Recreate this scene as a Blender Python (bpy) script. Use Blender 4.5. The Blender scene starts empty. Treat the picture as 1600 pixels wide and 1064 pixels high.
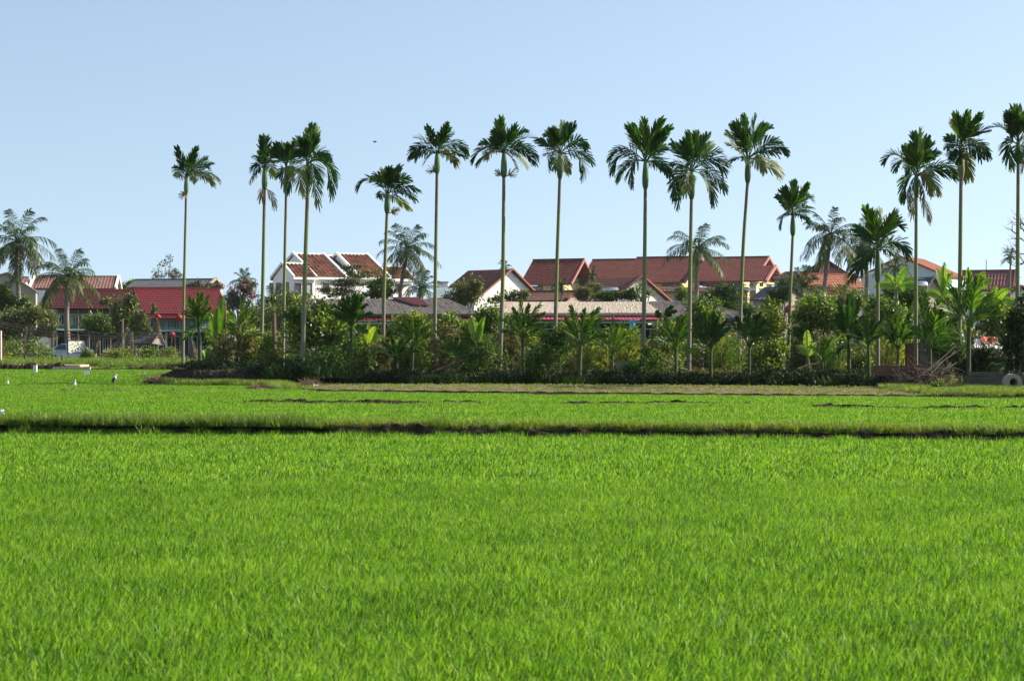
import bpy, math, random
import numpy as np
from mathutils import Vector
R = math.radians
rng = np.random.default_rng(7)
random.seed(7)

# ---------------------------------------------------------------- camera, sky, sun, exposure
FPX = 3111.0            # focal length in pixels of a 1600 px wide frame (70 mm)
CZ = 2.05               # eye height above the paddy soil
sc = bpy.context.scene
cam_d = bpy.data.cameras.new('camera'); cam = bpy.data.objects.new('camera', cam_d)
sc.collection.objects.link(cam); sc.camera = cam
cam.location = (0, 0, CZ); cam.rotation_euler = (R(90), 0, 0)
cam_d.lens = 70.0; cam_d.sensor_width = 36.0; cam_d.clip_start = 0.1; cam_d.clip_end = 9000
cam_d.dof.use_dof = True; cam_d.dof.focus_distance = 85; cam_d.dof.aperture_fstop = 5.6

SUN_EL, SUN_AZ = 32.0, 13.0      # azimuth: degrees behind the picture plane, from due right
world = bpy.data.worlds.new('World'); sc.world = world; world.use_nodes = True
wn = world.node_tree; wn.nodes.clear()
wo = wn.nodes.new('ShaderNodeOutputWorld'); wb = wn.nodes.new('ShaderNodeBackground')
sk = wn.nodes.new('ShaderNodeTexSky'); sk.sky_type = 'NISHITA'; sk.sun_disc = False
sk.sun_elevation = R(SUN_EL); sk.sun_rotation = R(90 - SUN_AZ)
sk.altitude = 0; sk.air_density = 1.0; sk.dust_density = 0.8; sk.ozone_density = 1.0
wb.inputs['Strength'].default_value = 0.114
tcw = wn.nodes.new('ShaderNodeTexCoord'); spw = wn.nodes.new('ShaderNodeSeparateXYZ'); cbw = wn.nodes.new('ShaderNodeCombineXYZ')
mz = wn.nodes.new('ShaderNodeMath'); mz.operation = 'MULTIPLY_ADD'; mz.inputs[1].default_value = .85; mz.inputs[2].default_value = .16
wn.links.new(tcw.outputs['Generated'], spw.inputs[0]); wn.links.new(spw.outputs[0], cbw.inputs[0]); wn.links.new(spw.outputs[1], cbw.inputs[1])
wn.links.new(spw.outputs[2], mz.inputs[0]); wn.links.new(mz.outputs[0], cbw.inputs[2]); wn.links.new(cbw.outputs[0], sk.inputs[0])
tint = wn.nodes.new('ShaderNodeMix'); tint.data_type = 'RGBA'; tint.blend_type = 'MULTIPLY'; tint.inputs['Factor'].default_value = 1; tint.inputs['B'].default_value = (1.17, 1.07, .955, 1)
wn.links.new(sk.outputs[0], tint.inputs['A']); wn.links.new(tint.outputs['Result'], wb.inputs[0]); wn.links.new(wb.outputs[0], wo.inputs[0])
sun_d = bpy.data.lights.new('sun', 'SUN'); sun = bpy.data.objects.new('sun', sun_d)
sc.collection.objects.link(sun)
sun_d.energy = 5.0; sun_d.angle = R(0.5); sun_d.color = (1.0, 0.91, 0.74)
sv = Vector((math.cos(R(SUN_EL)) * math.cos(R(SUN_AZ)), math.cos(R(SUN_EL)) * math.sin(R(SUN_AZ)), math.sin(R(SUN_EL))))
sun.rotation_euler = sv.to_track_quat('Z', 'Y').to_euler()
sun.location = (60, 5, 40)
sc.view_settings.view_transform = 'Standard'; sc.view_settings.look = 'None'
sc.view_settings.gamma = 1.0; sc.view_settings.exposure = 0.92

# ---------------------------------------------------------------- helpers
def W(px, py, Y):
    return np.array([(px - 800) * Y / FPX, Y, CZ + (532 - py) * Y / FPX])
def GX(px, Y): return (px - 800) * Y / FPX
LAND = 0.2
def ppm(Y): return FPX / Y

class MB:
    def __init__(s): s.V = []; s.Q = []; s.T = []; s.A = []; s.n = 0
    def add(s, V, Q=None, T=None, v=0.5):
        V = np.asarray(V, float).reshape(-1, 3); k = len(V)
        if Q is not None and len(Q): s.Q.append(np.asarray(Q, int).reshape(-1, 4) + s.n)
        if T is not None and len(T): s.T.append(np.asarray(T, int).reshape(-1, 3) + s.n)
        s.A.append(np.full(k, v, float) if np.isscalar(v) else np.asarray(v, float).reshape(-1))
        s.V.append(V); s.n += k
        return s
    def obox(s, c, ax, ay, az, v=0.5):
        c, ax, ay, az = [np.asarray(q, float) for q in (c, ax, ay, az)]
        P = [c + i * ax + j * ay + k * az for k in (-1, 1) for j in (-1, 1) for i in (-1, 1)]
        return s.add(P, [[0, 2, 3, 1], [4, 5, 7, 6], [0, 1, 5, 4], [2, 6, 7, 3], [0, 4, 6, 2], [1, 3, 7, 5]], v=v)
    def box(s, lo, hi, v=0.5):
        lo, hi = np.array(lo, float), np.array(hi, float); h = (hi - lo) / 2
        return s.obox((lo + hi) / 2, (h[0], 0, 0), (0, h[1], 0), (0, 0, h[2]), v)
    def beam(s, a, b, w, h=None, v=0.5):
        a, b = np.array(a, float), np.array(b, float); d = b - a; L = np.linalg.norm(d); d /= L
        up = np.array([0, 0, 1.0]) if abs(d[2]) < .95 else np.array([0, 1.0, 0])
        sx = np.cross(d, up); sx /= np.linalg.norm(sx); u = np.cross(sx, d)
        return s.obox((a + b) / 2, d * L / 2, sx * w / 2, u * (h or w) / 2, v)
    def tube(s, pts, rad, ns=8, v=0.5, cap=True):
        P = np.array(pts, float); n = len(P); rad = np.broadcast_to(np.asarray(rad, float), (n,))
        T = np.gradient(P, axis=0); T /= np.linalg.norm(T, axis=1)[:, None] + 1e-12
        ref = np.array([0, 1.0, 0.03]) if abs(T[0][1]) < .9 else np.array([1.0, 0, 0])
        X = np.cross(ref, T); X /= np.linalg.norm(X, axis=1)[:, None] + 1e-12; Yv = np.cross(T, X)
        a = np.linspace(0, 2 * np.pi, ns, endpoint=False)
        V = P[:, None] + rad[:, None, None] * (np.cos(a)[None, :, None] * X[:, None] + np.sin(a)[None, :, None] * Yv[:, None])
        i = np.arange(n - 1)[:, None] * ns; j = np.arange(ns)[None]; j2 = (j + 1) % ns
        Q = np.stack([i + j, i + j2, i + ns + j2, i + ns + j], -1).reshape(-1, 4)
        vv = v if np.isscalar(v) else np.repeat(v, ns)
        base = s.n; s.add(V, Q, v=vv)
        if cap:
            for o, c in ((0, P[0]), ((n - 1) * ns, P[-1])):
                m = V.reshape(-1, 3)[o:o + ns]
                s.add(np.vstack([m, c]), T=[[k, (k + 1) % ns, ns] for k in range(ns)], v=v if np.isscalar(v) else v[0])
        return s
    def mesh(s, name, off=(0, 0, 0), smooth=False):
        V = np.concatenate(s.V) - np.asarray(off, float); me = bpy.data.meshes.new(name)
        Q = np.concatenate(s.Q) if s.Q else np.zeros((0, 4), int); T = np.concatenate(s.T) if s.T else np.zeros((0, 3), int)
        me.vertices.add(len(V)); me.vertices.foreach_set('co', V.astype(np.float32).ravel())
        nl = Q.size + T.size; me.loops.add(nl)
        me.loops.foreach_set('vertex_index', np.concatenate([Q.ravel(), T.ravel()]).astype(np.int32))
        me.polygons.add(len(Q) + len(T))
        st = np.concatenate([np.arange(len(Q)) * 4, Q.size + np.arange(len(T)) * 3]).astype(np.int32)
        me.polygons.foreach_set('loop_start', st)
        me.polygons.foreach_set('use_smooth', np.full(len(st), bool(smooth)))
        me.update(calc_edges=True); me.validate()
        at = me.attributes.new('v', 'FLOAT', 'POINT')
        at.data.foreach_set('value', np.concatenate(s.A).astype(np.float32))
        return me

def link(name, me, mat, parent=None, loc=None):
    o = bpy.data.objects.new(name, me); sc.collection.objects.link(o)
    if mat is not None: me.materials.append(mat)
    if parent is not None: o.parent = parent
    if loc is not None: o.location = loc
    return o
def structure(name, mb, mat, smooth=False, kind='structure', label=None, cat=None):
    o = link(name, mb.mesh(name, smooth=smooth), mat); o['kind'] = kind
    if label: o['label'] = label
    if cat: o['category'] = cat
    return o
class Thing:
    def __init__(s, name, label, cat, loc, group=None):
        s.loc = np.array(loc, float); s.e = bpy.data.objects.new(name, None); sc.collection.objects.link(s.e)
        s.e.location = s.loc; s.e.empty_display_size = 0.3
        s.e['label'] = label; s.e['category'] = cat
        if group: s.e['group'] = group
    def part(s, name, mb, mat, parent=None, smooth=False, label=None):
        if mb.n == 0: return None
        o = link(name, mb.mesh(name, s.loc, smooth), mat, parent if parent is not None else s.e)
        if label: o['label'] = label
        return o
def single(name, label, cat, mb, mat, loc, group=None, smooth=False):
    o = link(name, mb.mesh(name, loc, smooth), mat, loc=loc); o['label'] = label; o['category'] = cat
    if group: o['group'] = group
    return o

# ---------------------------------------------------------------- materials
def newmat(name):
    m = bpy.data.materials.new(name); m.use_nodes = True; nt = m.node_tree; nt.nodes.clear()
    out = nt.nodes.new('ShaderNodeOutputMaterial'); return m, nt, out
def N(nt, t, **k):
    n = nt.nodes.new(t)
    for a, b in k.items():
        if a.startswith('i_'): n.inputs[a[2:].replace('_', ' ')].default_value = b
        else: setattr(n, a, b)
    return n
def ramp(nt, fac, stops):
    r = nt.nodes.new('ShaderNodeValToRGB'); cr = r.color_ramp
    while len(cr.elements) < len(stops): cr.elements.new(0.5)
    for e, (p, c) in zip(cr.elements, stops): e.position = p; e.color = (*c, 1)
    nt.links.new(fac, r.inputs[0]); return r.outputs[0]
def mat_plain(name, c0, c1=None, rough=0.8, scale=1.5, bump=0.0, bscale=8, spec=0.3, metal=0.0, attr=False, detail=5, stretch=None):
    """noise between two close colours; attr=True mixes in the per-piece value"""
    m, nt, out = newmat(name); c1 = c1 or tuple(x * .8 for x in c0)
    b = N(nt, 'ShaderNodeBsdfPrincipled'); b.inputs['Roughness'].default_value = rough
    b.inputs['Specular IOR Level'].default_value = spec; b.inputs['Metallic'].default_value = metal
    tc = N(nt, 'ShaderNodeTexCoord'); vec = tc.outputs['Object']
    if stretch:
        mp = N(nt, 'ShaderNodeMapping'); mp.inputs['Scale'].default_value = stretch; nt.links.new(vec, mp.inputs[0]); vec = mp.outputs[0]
    no = N(nt, 'ShaderNodeTexNoise'); no.inputs['Scale'].default_value = scale; no.inputs['Detail'].default_value = detail
    no.inputs['Roughness'].default_value = .65; nt.links.new(vec, no.inputs['Vector'])
    fac = no.outputs[0]
    if attr:
        a = N(nt, 'ShaderNodeAttribute', attribute_name='v')
        mx = N(nt, 'ShaderNodeMath', operation='ADD'); mx.use_clamp = True
        s1 = N(nt, 'ShaderNodeMath', operation='MULTIPLY'); s1.inputs[1].default_value = .75; nt.links.new(a.outputs['Fac'], s1.inputs[0])
        s2 = N(nt, 'ShaderNodeMath', operation='MULTIPLY_ADD'); s2.inputs[1].default_value = .9; s2.inputs[2].default_value = -.32; nt.links.new(no.outputs[0], s2.inputs[0])
        nt.links.new(s1.outputs[0], mx.inputs[0]); nt.links.new(s2.outputs[0], mx.inputs[1]); fac = mx.outputs[0]
        col = ramp(nt, fac, [(0.0, c0), (1.0, c1)])
    else:
        col = ramp(nt, fac, [(0.32, c0), (0.68, c1)])
    nt.links.new(col, b.inputs['Base Color'])
    if bump:
        n2 = N(nt, 'ShaderNodeTexNoise'); n2.inputs['Scale'].default_value = bscale; n2.inputs['Detail'].default_value = 6
        nt.links.new(vec, n2.inputs['Vector'])
        bp = N(nt, 'ShaderNodeBump'); bp.inputs['Strength'].default_value = bump; bp.inputs['Distance'].default_value = .08
        nt.links.new(n2.outputs[0], bp.inputs['Height']); nt.links.new(bp.outputs[0], b.inputs['Normal'])
    nt.links.new(b.outputs[0], out.inputs[0]); return m
def mat_leaf(name, stops, trans=0.35, rough=0.42, spec=0.5, patch=0.0, pscale=0.3, tcol=1.6):
    """leaf colour from the per-leaf value v; part of the light passes through"""
    m, nt, out = newmat(name)
    a = N(nt, 'ShaderNodeAttribute', attribute_name='v'); fac = a.outputs['Fac']
    if patch:
        g = N(nt, 'ShaderNodeNewGeometry'); no = N(nt, 'ShaderNodeTexNoise'); no.inputs['Scale'].default_value = pscale
        no.inputs['Detail'].default_value = 4; nt.links.new(g.outputs['Position'], no.inputs['Vector'])
        ma = N(nt, 'ShaderNodeMath', operation='MULTIPLY_ADD'); ma.inputs[1].default_value = patch * 2; ma.inputs[2].default_value = -patch
        nt.links.new(no.outputs[0], ma.inputs[0]); ad = N(nt, 'ShaderNodeMath', operation='ADD'); ad.use_clamp = True
        nt.links.new(fac, ad.inputs[0]); nt.links.new(ma.outputs[0], ad.inputs[1]); fac = ad.outputs[0]
    col = ramp(nt, fac, stops)
    b = N(nt, 'ShaderNodeBsdfPrincipled'); b.inputs['Roughness'].default_value = rough; b.inputs['Specular IOR Level'].default_value = spec
    nt.links.new(col, b.inputs['Base Color'])
    t = N(nt, 'ShaderNodeBsdfTranslucent')
    mm = N(nt, 'ShaderNodeMix', data_type='RGBA', blend_type='MULTIPLY'); mm.inputs['Factor'].default_value = 1
    mm.inputs['B'].default_value = (tcol * 1.08, tcol * 1.12, tcol * .5, 1); nt.links.new(col, mm.inputs['A'])
    nt.links.new(mm.outputs['Result'], t.inputs['Color'])
    x = N(nt, 'ShaderNodeMixShader'); x.inputs[0].default_value = trans
    nt.links.new(b.outputs[0], x.inputs[1]); nt.links.new(t.outputs[0], x.inputs[2]); nt.links.new(x.outputs[0], out.inputs[0])
    return m
def mat_trunk(name, low, high, ring, h0, h1, ringscale=9.0):
    m, nt, out = newmat(name)
    tc = N(nt, 'ShaderNodeTexCoord'); sp = N(nt, 'ShaderNodeSeparateXYZ'); nt.links.new(tc.outputs['Object'], sp.inputs[0])
    mr = N(nt, 'ShaderNodeMapRange'); mr.inputs['From Min'].default_value = h0; mr.inputs['From Max'].default_value = h1
    nt.links.new(sp.outputs['Z'], mr.inputs['Value'])
    no = N(nt, 'ShaderNodeTexNoise'); no.inputs['Scale'].default_value = 2.2; no.inputs['Detail'].default_value = 6
    nt.links.new(tc.outputs['Object'], no.inputs['Vector'])
    ad = N(nt, 'ShaderNodeMath', operation='MULTIPLY_ADD'); ad.inputs[1].default_value = 1.0; nt.links.new(no.outputs[0], ad.inputs[0])
    sb = N(nt, 'ShaderNodeMath', operation='SUBTRACT'); sb.inputs[1].default_value = .5; nt.links.new(mr.outputs[0], sb.inputs[0]); nt.links.new(sb.outputs[0], ad.inputs[2])
    c = ramp(nt, ad.outputs[0], [(.15, low), (.5, high), (.78, high), (1.0, tuple(x * f for x, f in zip(low, (.72, .55, .6))))])
    wv = N(nt, 'ShaderNodeTexWave', bands_direction='Z'); wv.inputs['Scale'].default_value = ringscale / 6.28 * 2; wv.inputs['Distortion'].default_value = .6
    nt.links.new(tc.outputs['Object'], wv.inputs['Vector'])
    rr = ramp(nt, wv.outputs['Fac'], [(.80, (0, 0, 0)), (.95, (1, 1, 1))])
    mx = N(nt, 'ShaderNodeMix', data_type='RGBA'); nt.links.new(rr, mx.inputs['Factor']); nt.links.new(c, mx.inputs['A']); mx.inputs['B'].default_value = (*ring, 1)
    b = N(nt, 'ShaderNodeBsdfPrincipled'); b.inputs['Roughness'].default_value = .75; b.inputs['Specular IOR Level'].default_value = .25
    nt.links.new(mx.outputs['Result'], b.inputs['Base Color']); nt.links.new(b.outputs[0], out.inputs[0]); return m

M = {}
M['rice'] = mat_leaf('rice leaf', [(0, (.010, .035, .006)), (.35, (.052, .155, .009)), (.7, (.185, .39, .010)), (1, (.37, .51, .06))], trans=.40, rough=.5, spec=.32, patch=.22, pscale=.6, tcol=1.45)
M['weed'] = mat_leaf('weed leaf', [(0, (.03, .07, .012)), (.45, (.11, .19, .018)), (.8, (.22, .28, .028)), (1, (.33, .27, .07))], trans=.35, rough=.5, patch=.25, pscale=.5)
M['areca'] = mat_leaf('areca leaf', [(0, (.010, .034, .010)), (.5, (.026, .08, .012)), (.72, (.10, .20, .012)), (.86, (.18, .18, .04)), (1, (.20, .15, .09))], trans=.30, rough=.5, spec=.18)
M['coco'] = mat_leaf('coconut leaf', [(0, (.014, .038, .014)), (.5, (.034, .075, .020)), (.8, (.11, .14, .04)), (1, (.24, .21, .12))], trans=.25, rough=.5, spec=.22)
M['bright'] = mat_leaf('glossy broad leaf', [(0, (.018, .042, .008)), (.45, (.065, .125, .012)), (.75, (.20, .28, .018)), (1, (.45, .46, .05))], trans=.38, rough=.4, spec=.5)
M['fine'] = mat_leaf('small dark leaf', [(0, (.013, .034, .007)), (.55, (.042, .10, .011)), (1, (.17, .25, .02))], trans=.22, rough=.5, spec=.18)
M['yel'] = mat_leaf('yellow green leaf', [(0, (.028, .055, .010)), (.45, (.11, .17, .016)), (.75, (.27, .30, .025)), (1, (.48, .40, .05))], trans=.38, rough=.5)
M['dry'] = mat_leaf('dry leaf', [(0, (.04, .04, .015)), (.4, (.09, .10, .025)), (.8, (.20, .17, .08)), (1, (.12, .18, .03))], trans=.2, rough=.7, spec=.2)
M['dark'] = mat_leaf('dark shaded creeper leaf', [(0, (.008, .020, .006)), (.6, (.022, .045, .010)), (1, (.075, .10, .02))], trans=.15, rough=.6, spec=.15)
M['olive'] = mat_leaf('olive tree leaf', [(0, (.03, .045, .012)), (.5, (.10, .13, .024)), (.85, (.22, .225, .04)), (1, (.20, .15, .08))], trans=.25, rough=.5)
M['banana'] = mat_leaf('banana leaf', [(0, (.04, .11, .015)), (.5, (.11, .24, .02)), (.85, (.22, .34, .03)), (1, (.38, .27, .06))], trans=.42, rough=.38, spec=.5)
M['pink'] = mat_leaf('bougainvillea', [(0, (.03, .06, .02)), (.55, (.07, .10, .03)), (.62, (.38, .12, .26)), (1, (.52, .22, .42))], trans=.3, rough=.6)
M['pale'] = mat_leaf('grey green leaf', [(0, (.07, .09, .07)), (1, (.15, .16, .12))], trans=.2, rough=.6)
M['bark'] = mat_plain('bark', (.09, .07, .05), (.20, .17, .13), rough=.9, scale=5, bump=.5, bscale=20)
M['twig'] = mat_plain('twig', (.045, .034, .024), (.12, .09, .065), rough=.9, scale=4)
M['areca_trunk'] = mat_trunk('areca trunk', (.17, .155, .12), (.14, .17, .045), (.235, .225, .14), .5, 8.5)
M['coco_trunk'] = mat_trunk('coconut trunk', (.20, .17, .14), (.24, .21, .17), (.10, .08, .06), 0, 10, 12)
M['shaft'] = mat_plain('crownshaft', (.03, .085, .014), (.07, .145, .025), rough=.35, spec=.5, scale=3, stretch=(1, 1, .3))
M['stem'] = mat_plain('young stem', (.022, .045, .014), (.075, .085, .035), rough=.7, scale=6, stretch=(1, 1, 3))
M['shaft_old'] = mat_plain('old crownshaft', (.16, .10, .07), (.22, .24, .07), rough=.5, scale=2)
M['flower'] = mat_leaf('areca flower', [(0, (.22, .20, .07)), (1, (.42, .34, .16))], trans=.2, rough=.7)
M['soil'] = mat_plain('dark soil', (.018, .013, .009), (.075, .054, .036), rough=.95, scale=6, bump=.9, bscale=22, spec=.1)
M['dry_soil'] = mat_plain('dry soil', (.085, .06, .038), (.24, .175, .11), rough=.95, scale=3, bump=.7, bscale=14, spec=.15)
M['paddy'] = mat_plain('paddy mud', (.030, .040, .014), (.055, .065, .025), rough=.6, scale=.8, bump=.3, spec=.3)
M['land'] = mat_plain('village ground', (.05, .06, .025), (.10, .08, .05), rough=.95, scale=.25, bump=.3, spec=.15)
M['path'] = mat_plain('path', (.42, .33, .25), (.50, .40, .31), rough=.9, scale=2)
M['white'] = mat_plain('white plaster', (.72, .72, .70), (.82, .82, .80), rough=.85, scale=.8, spec=.2)
M['stained'] = mat_plain('stained white wall', (.60, .58, .54), (.84, .83, .80), rough=.9, scale=1.2, spec=.2, stretch=(1, 1, 3))
M['beige'] = mat_plain('beige plaster', (.36, .32, .22), (.42, .38, .27), rough=.9, scale=.7, spec=.2)
M['cream'] = mat_plain('cream plaster', (.56, .44, .24), (.64, .52, .30), rough=.85, scale=.8, spec=.2)
M['bluewall'] = mat_plain('pale blue plaster', (.50, .60, .66), (.58, .67, .72), rough=.85, scale=.8, spec=.2)
M['timber'] = mat_plain('timber gable', (.20, .16, .12), (.28, .23, .17), rough=.85, scale=2, stretch=(6, 6, 1))
M['teal'] = mat_plain('teal paint', (.12, .32, .32), (.20, .42, .40), rough=.6, scale=2)
M['tealpale'] = mat_plain('pale teal paint', (.30, .46, .42), (.42, .55, .48), rough=.6, scale=2)
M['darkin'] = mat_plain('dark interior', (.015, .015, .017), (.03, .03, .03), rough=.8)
M['frame'] = mat_plain('brown window frame', (.10, .055, .035), (.14, .08, .05), rough=.6)
M['glass'] = mat_plain('window glass', (.03, .04, .045), (.05, .06, .07), rough=.12, spec=.6)
M['curtain'] = mat_plain('curtained glass', (.30, .34, .33), (.36, .40, .39), rough=.3, spec=.5)
M['wood'] = mat_plain('weathered wood', (.10, .065, .045), (.22, .16, .11), rough=.9, scale=3, stretch=(1, 1, 5), bump=.3)
M['redwood'] = mat_plain('reddish planks', (.10, .045, .030), (.17, .085, .055), rough=.85, scale=3, stretch=(1, 5, 5))
M['greywood'] = mat_plain('grey boards', (.12, .11, .095), (.25, .23, .20), rough=.9, scale=3, stretch=(5, 5, 1), attr=False)
M['thatch_old'] = mat_plain('old dark thatch', (.06, .052, .054), (.14, .12, .115), rough=.95, scale=5, bump=.35, bscale=30, stretch=(3, .6, .6))
M['thatch'] = mat_plain('pale thatch', (.30, .25, .20), (.46, .39, .32), rough=.95, scale=5, bump=.45, bscale=26, stretch=(3, .6, .6))
M['straw'] = mat_plain('straw', (.15, .11, .07), (.30, .22, .14), rough=.95, scale=8, bump=1, bscale=40, stretch=(4, 4, .6))
M['metal'] = mat_plain('steel tank', (.55, .57, .58), (.65, .66, .67), rough=.25, metal=1)
M['tin'] = mat_plain('corrugated tin', (.075, .075, .055), (.17, .16, .12), rough=.6, scale=2, metal=.2, stretch=(.6, 1, 4))
M['solar'] = mat_plain('solar tubes', (.02, .035, .05), (.05, .08, .10), rough=.2, spec=.6)
M['concrete'] = mat_plain('concrete', (.27, .225, .18), (.36, .31, .25), rough=.9, scale=6, bump=.2)
M['plastic'] = mat_plain('white plastic', (.62, .64, .66), (.80, .80, .80), rough=.45, scale=5)
M['lantern'] = mat_plain('red lantern', (.30, .018, .014), (.36, .03, .02), rough=.5)
M['cable'] = mat_plain('cable', (.09, .075, .06), (.20, .17, .13), rough=.8)
M['carpaint'] = mat_plain('silver blue car paint', (.42, .47, .55), (.46, .51, .58), rough=.25, metal=.4, spec=.6)
M['rubber'] = mat_plain('rubber', (.02, .02, .02), (.03, .03, .03), rough=.8)
M['black'] = mat_plain('dark feathers', (.03, .03, .035), (.06, .06, .07), rough=.7)
M['blue'] = mat_plain('light blue cloth', (.10, .42, .60), (.16, .50, .68), rough=.6)
M['redcloth'] = mat_plain('red tarp', (.45, .07, .05), (.55, .12, .09), rough=.6)
M['greenroof'] = mat_plain('green sheet', (.10, .42, .26), (.14, .46, .30), rough=.5)
def tile(name, c0, c1, rough=.7): return mat_plain(name, c0, c1, rough=rough, scale=1.2, attr=True, spec=.25)
M['t_orange'] = tile('old clay tiles', (.030, .018, .015), (.34, .125, .07))
M['t_red'] = tile('red roof tiles', (.11, .032, .026), (.20, .06, .046))
M['t_pink'] = tile('faded pink tiles', (.15, .075, .06), (.27, .14, .11))
M['t_maroon'] = tile('crimson roof sheet', (.085, .012, .016), (.15, .024, .028), rough=.5)
M['t_maroon_shaded'] = tile('shaded maroon roof sheet', (.036, .009, .012), (.062, .013, .017), rough=.6)  # darker copy of the crimson sheet: shade on the left roof put into colour
M['t_pink2'] = tile('dusty red tiles', (.16, .06, .055), (.25, .11, .10))
M['t_dark'] = tile('dark mossy tiles', (.040, .020, .020), (.13, .055, .05))
M['t_grey'] = tile('slate grey roof', (.075, .08, .095), (.12, .125, .145))
M['t_blue'] = tile('blue grey sheet', (.15, .21, .26), (.20, .27, .32))
M['t_brown'] = tile('brown tiles', (.10, .045, .035), (.18, .085, .065))
M['t_salmon'] = tile('new orange tiles', (.26, .085, .055), (.38, .15, .10))
M['t_rose'] = tile('rose sheet', (.38, .06, .10), (.46, .09, .13), rough=.5)
M['pinkpost'] = mat_plain('pale pink paint', (.55, .36, .38), (.62, .42, .44))
M['t_faded'] = tile('faded red sheet', (.30, .10, .09), (.44, .20, .17))

# ---------------------------------------------------------------- terrain
def soil_noise(x, y, s=1.0):
    return (np.sin(x * 2.3 * s + 1.3 * np.sin(y * 1.7 * s)) + np.sin(x * 5.1 * s + y * 3.3 * s + 2) * .6 + np.sin(x * 11.7 * s - y * 7.9 * s) * .4) / 2

mb = MB(); S = 1500
mb.add([(-S, -40, 0), (S, -40, 0), (S, 2 * S, 0), (-S, 2 * S, 0)], [[0, 1, 2, 3]])
structure('paddy_ground', mb, M['paddy'])
EDGE = [(-400, 140), (-60, 138), (-22.5, 137), (-18.5, 118), (-17.4, 100), (-15.6, 88), (-13.6, 84), (-9.7, 82.5), (-8.6, 77), (-7.0, 74), (0, 71), (8.6, 68), (13.4, 66.5), (17.5, 65.5), (60, 62), (400, 50)]
mb = MB(); n = len(EDGE)
top = [(x, y, LAND) for x, y in EDGE]; bot = [(x, y - .25, -.02) for x, y in EDGE]; far = [(x * (S / 400 if abs(x) > 300 else 1 + abs(x) * .2), 2 * S, LAND) for x, y in EDGE]
mb.add(bot + top + far, [[i, i + 1, n + i + 1, n + i] for i in range(n - 1)] + [[n + i, n + i + 1, 2 * n + i + 1, 2 * n + i] for i in range(n - 1)])
structure('village_ground', mb, M['land'])
def edge_y(x):
    return float(np.interp(x, [e[0] for e in EDGE], [e[1] for e in EDGE]))

# ploughed strip with seedlings in front of the grove
EX = np.array([e[0] for e in EDGE]); EYv = np.array([e[1] for e in EDGE])
mb = MB(); xs = np.linspace(-9.2, 15.5, 420); ts = np.linspace(0, 1, 22)
P = []
for x in xs:
    yf = np.interp(x, EX, EYv) + .05; yb = np.interp(x, [-10, 0, 20], [83.6, 83.0, 77.5])
    for t in ts:
        y = yf + (yb - yf) * t; P.append((x, y, LAND + .03 + .035 * math.sin((t * 11) * 2 * math.pi) * (1 if 0 < t < 1 else 0) + .02 * soil_noise(x * 3, y * 3)))
nx, ny = len(xs), len(ts)
Q = [[i * ny + j, (i + 1) * ny + j, (i + 1) * ny + j + 1, i * ny + j + 1] for i in range(nx - 1) for j in range(ny - 1)]
mb.add(P, Q); structure('ploughed_strip', mb, M['dry_soil'], smooth=True)

def ridge(name, pts, h, wtop, wfront, wback, amp, mat, seed=0, step=.05, z0=-.02):
    """low earth bank along pts: steep crumbly front, soft back"""
    pts = np.array(pts, float); seg = np.r_[0, np.cumsum(np.linalg.norm(np.diff(pts[:, :2], axis=0), axis=1))]
    L = seg[-1]; s = np.arange(0, L, step); r = np.random.default_rng(seed)
    X = np.interp(s, seg, pts[:, 0]); Yc = np.interp(s, seg, pts[:, 1]); hh = np.interp(s, seg, pts[:, 2]) * h if pts.shape[1] > 2 else np.full_like(s, h)
    def smooth_noise(sc, n=len(s)):
        k = max(2, int(L / sc)); a = r.normal(size=k + 2); return np.interp(s, np.linspace(0, L, k + 2), a)
    prof = [(-wfront, 0), (-wfront * .8, .35), (-wfront * .55, .7), (-wfront * .2, .95), (0, 1.0), (wtop * .4, 1.05), (wtop * .8, .95), (wtop, .85), (wtop + wback * .5, .45), (wtop + wback, 0)]
    V = np.zeros((len(s), len(prof), 3))
    big = 1 + .09 * smooth_noise(1.6) + .13 * smooth_noise(.35)
    for j, (d, z) in enumerate(prof):
        am = amp if 0 < j < len(prof) - 1 else 0
        V[:, j, 0] = X + am * .5 * smooth_noise(.1); V[:, j, 1] = Yc + d + am * smooth_noise(.14)
        V[:, j, 2] = z0 + np.maximum(hh, .01) * np.maximum(big, .3) * z + am * .6 * smooth_noise(.12) * (z > 0)
    m = len(prof); i = np.arange(len(s) - 1)[:, None] * m; j = np.arange(m - 1)[None]
    Qs = np.stack([i + j, i + m + j, i + m + j + 1, i + j + 1], -1).reshape(-1, 4)
    b = MB(); b.add(V.reshape(-1, 3), Qs); return structure(name, b, mat, smooth=False)
BUND = [(-16, 42.2, 1.0), (-10.5, 41.3, 1.0), (-5, 40.4, 1.0), (0, 39.6, 1.0), (5, 38.7, .98), (9.6, 37.6, 1.0), (16, 36.6, 1.0)]
ridge('earth_bund', BUND, .315, .5, .2, .5, .028, M['soil'], 3)
def bund_y(x): return float(np.interp(x, [p[0] for p in BUND], [p[1] for p in BUND]))
ridge('low_bund', [(-10.2, 61.2, .6), (-8, 60.8, 1), (-4, 60.2, 1), (-1.4, 60, 1), (-.9, 59.9, .75), (2, 59.6, .85), (6, 59.4, .8), (9.8, 59.2, .6)], .25, .2, .2, .3, .03, M['soil'], 5)
ridge('low_bund', [(8.5, 56.2, .78), (11, 55.8, .8), (16, 55.2, .85)], .27, .15, .2, .3, .03, M['soil'], 6)
ridge('low_bund', [(13.0, 66.0, 1.1), (14.2, 65.6, 1.3), (15.6, 65.2, 1.1), (19, 64.6, .9)], .22, .2, .3, .3, .03, M['soil'], 8)
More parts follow.
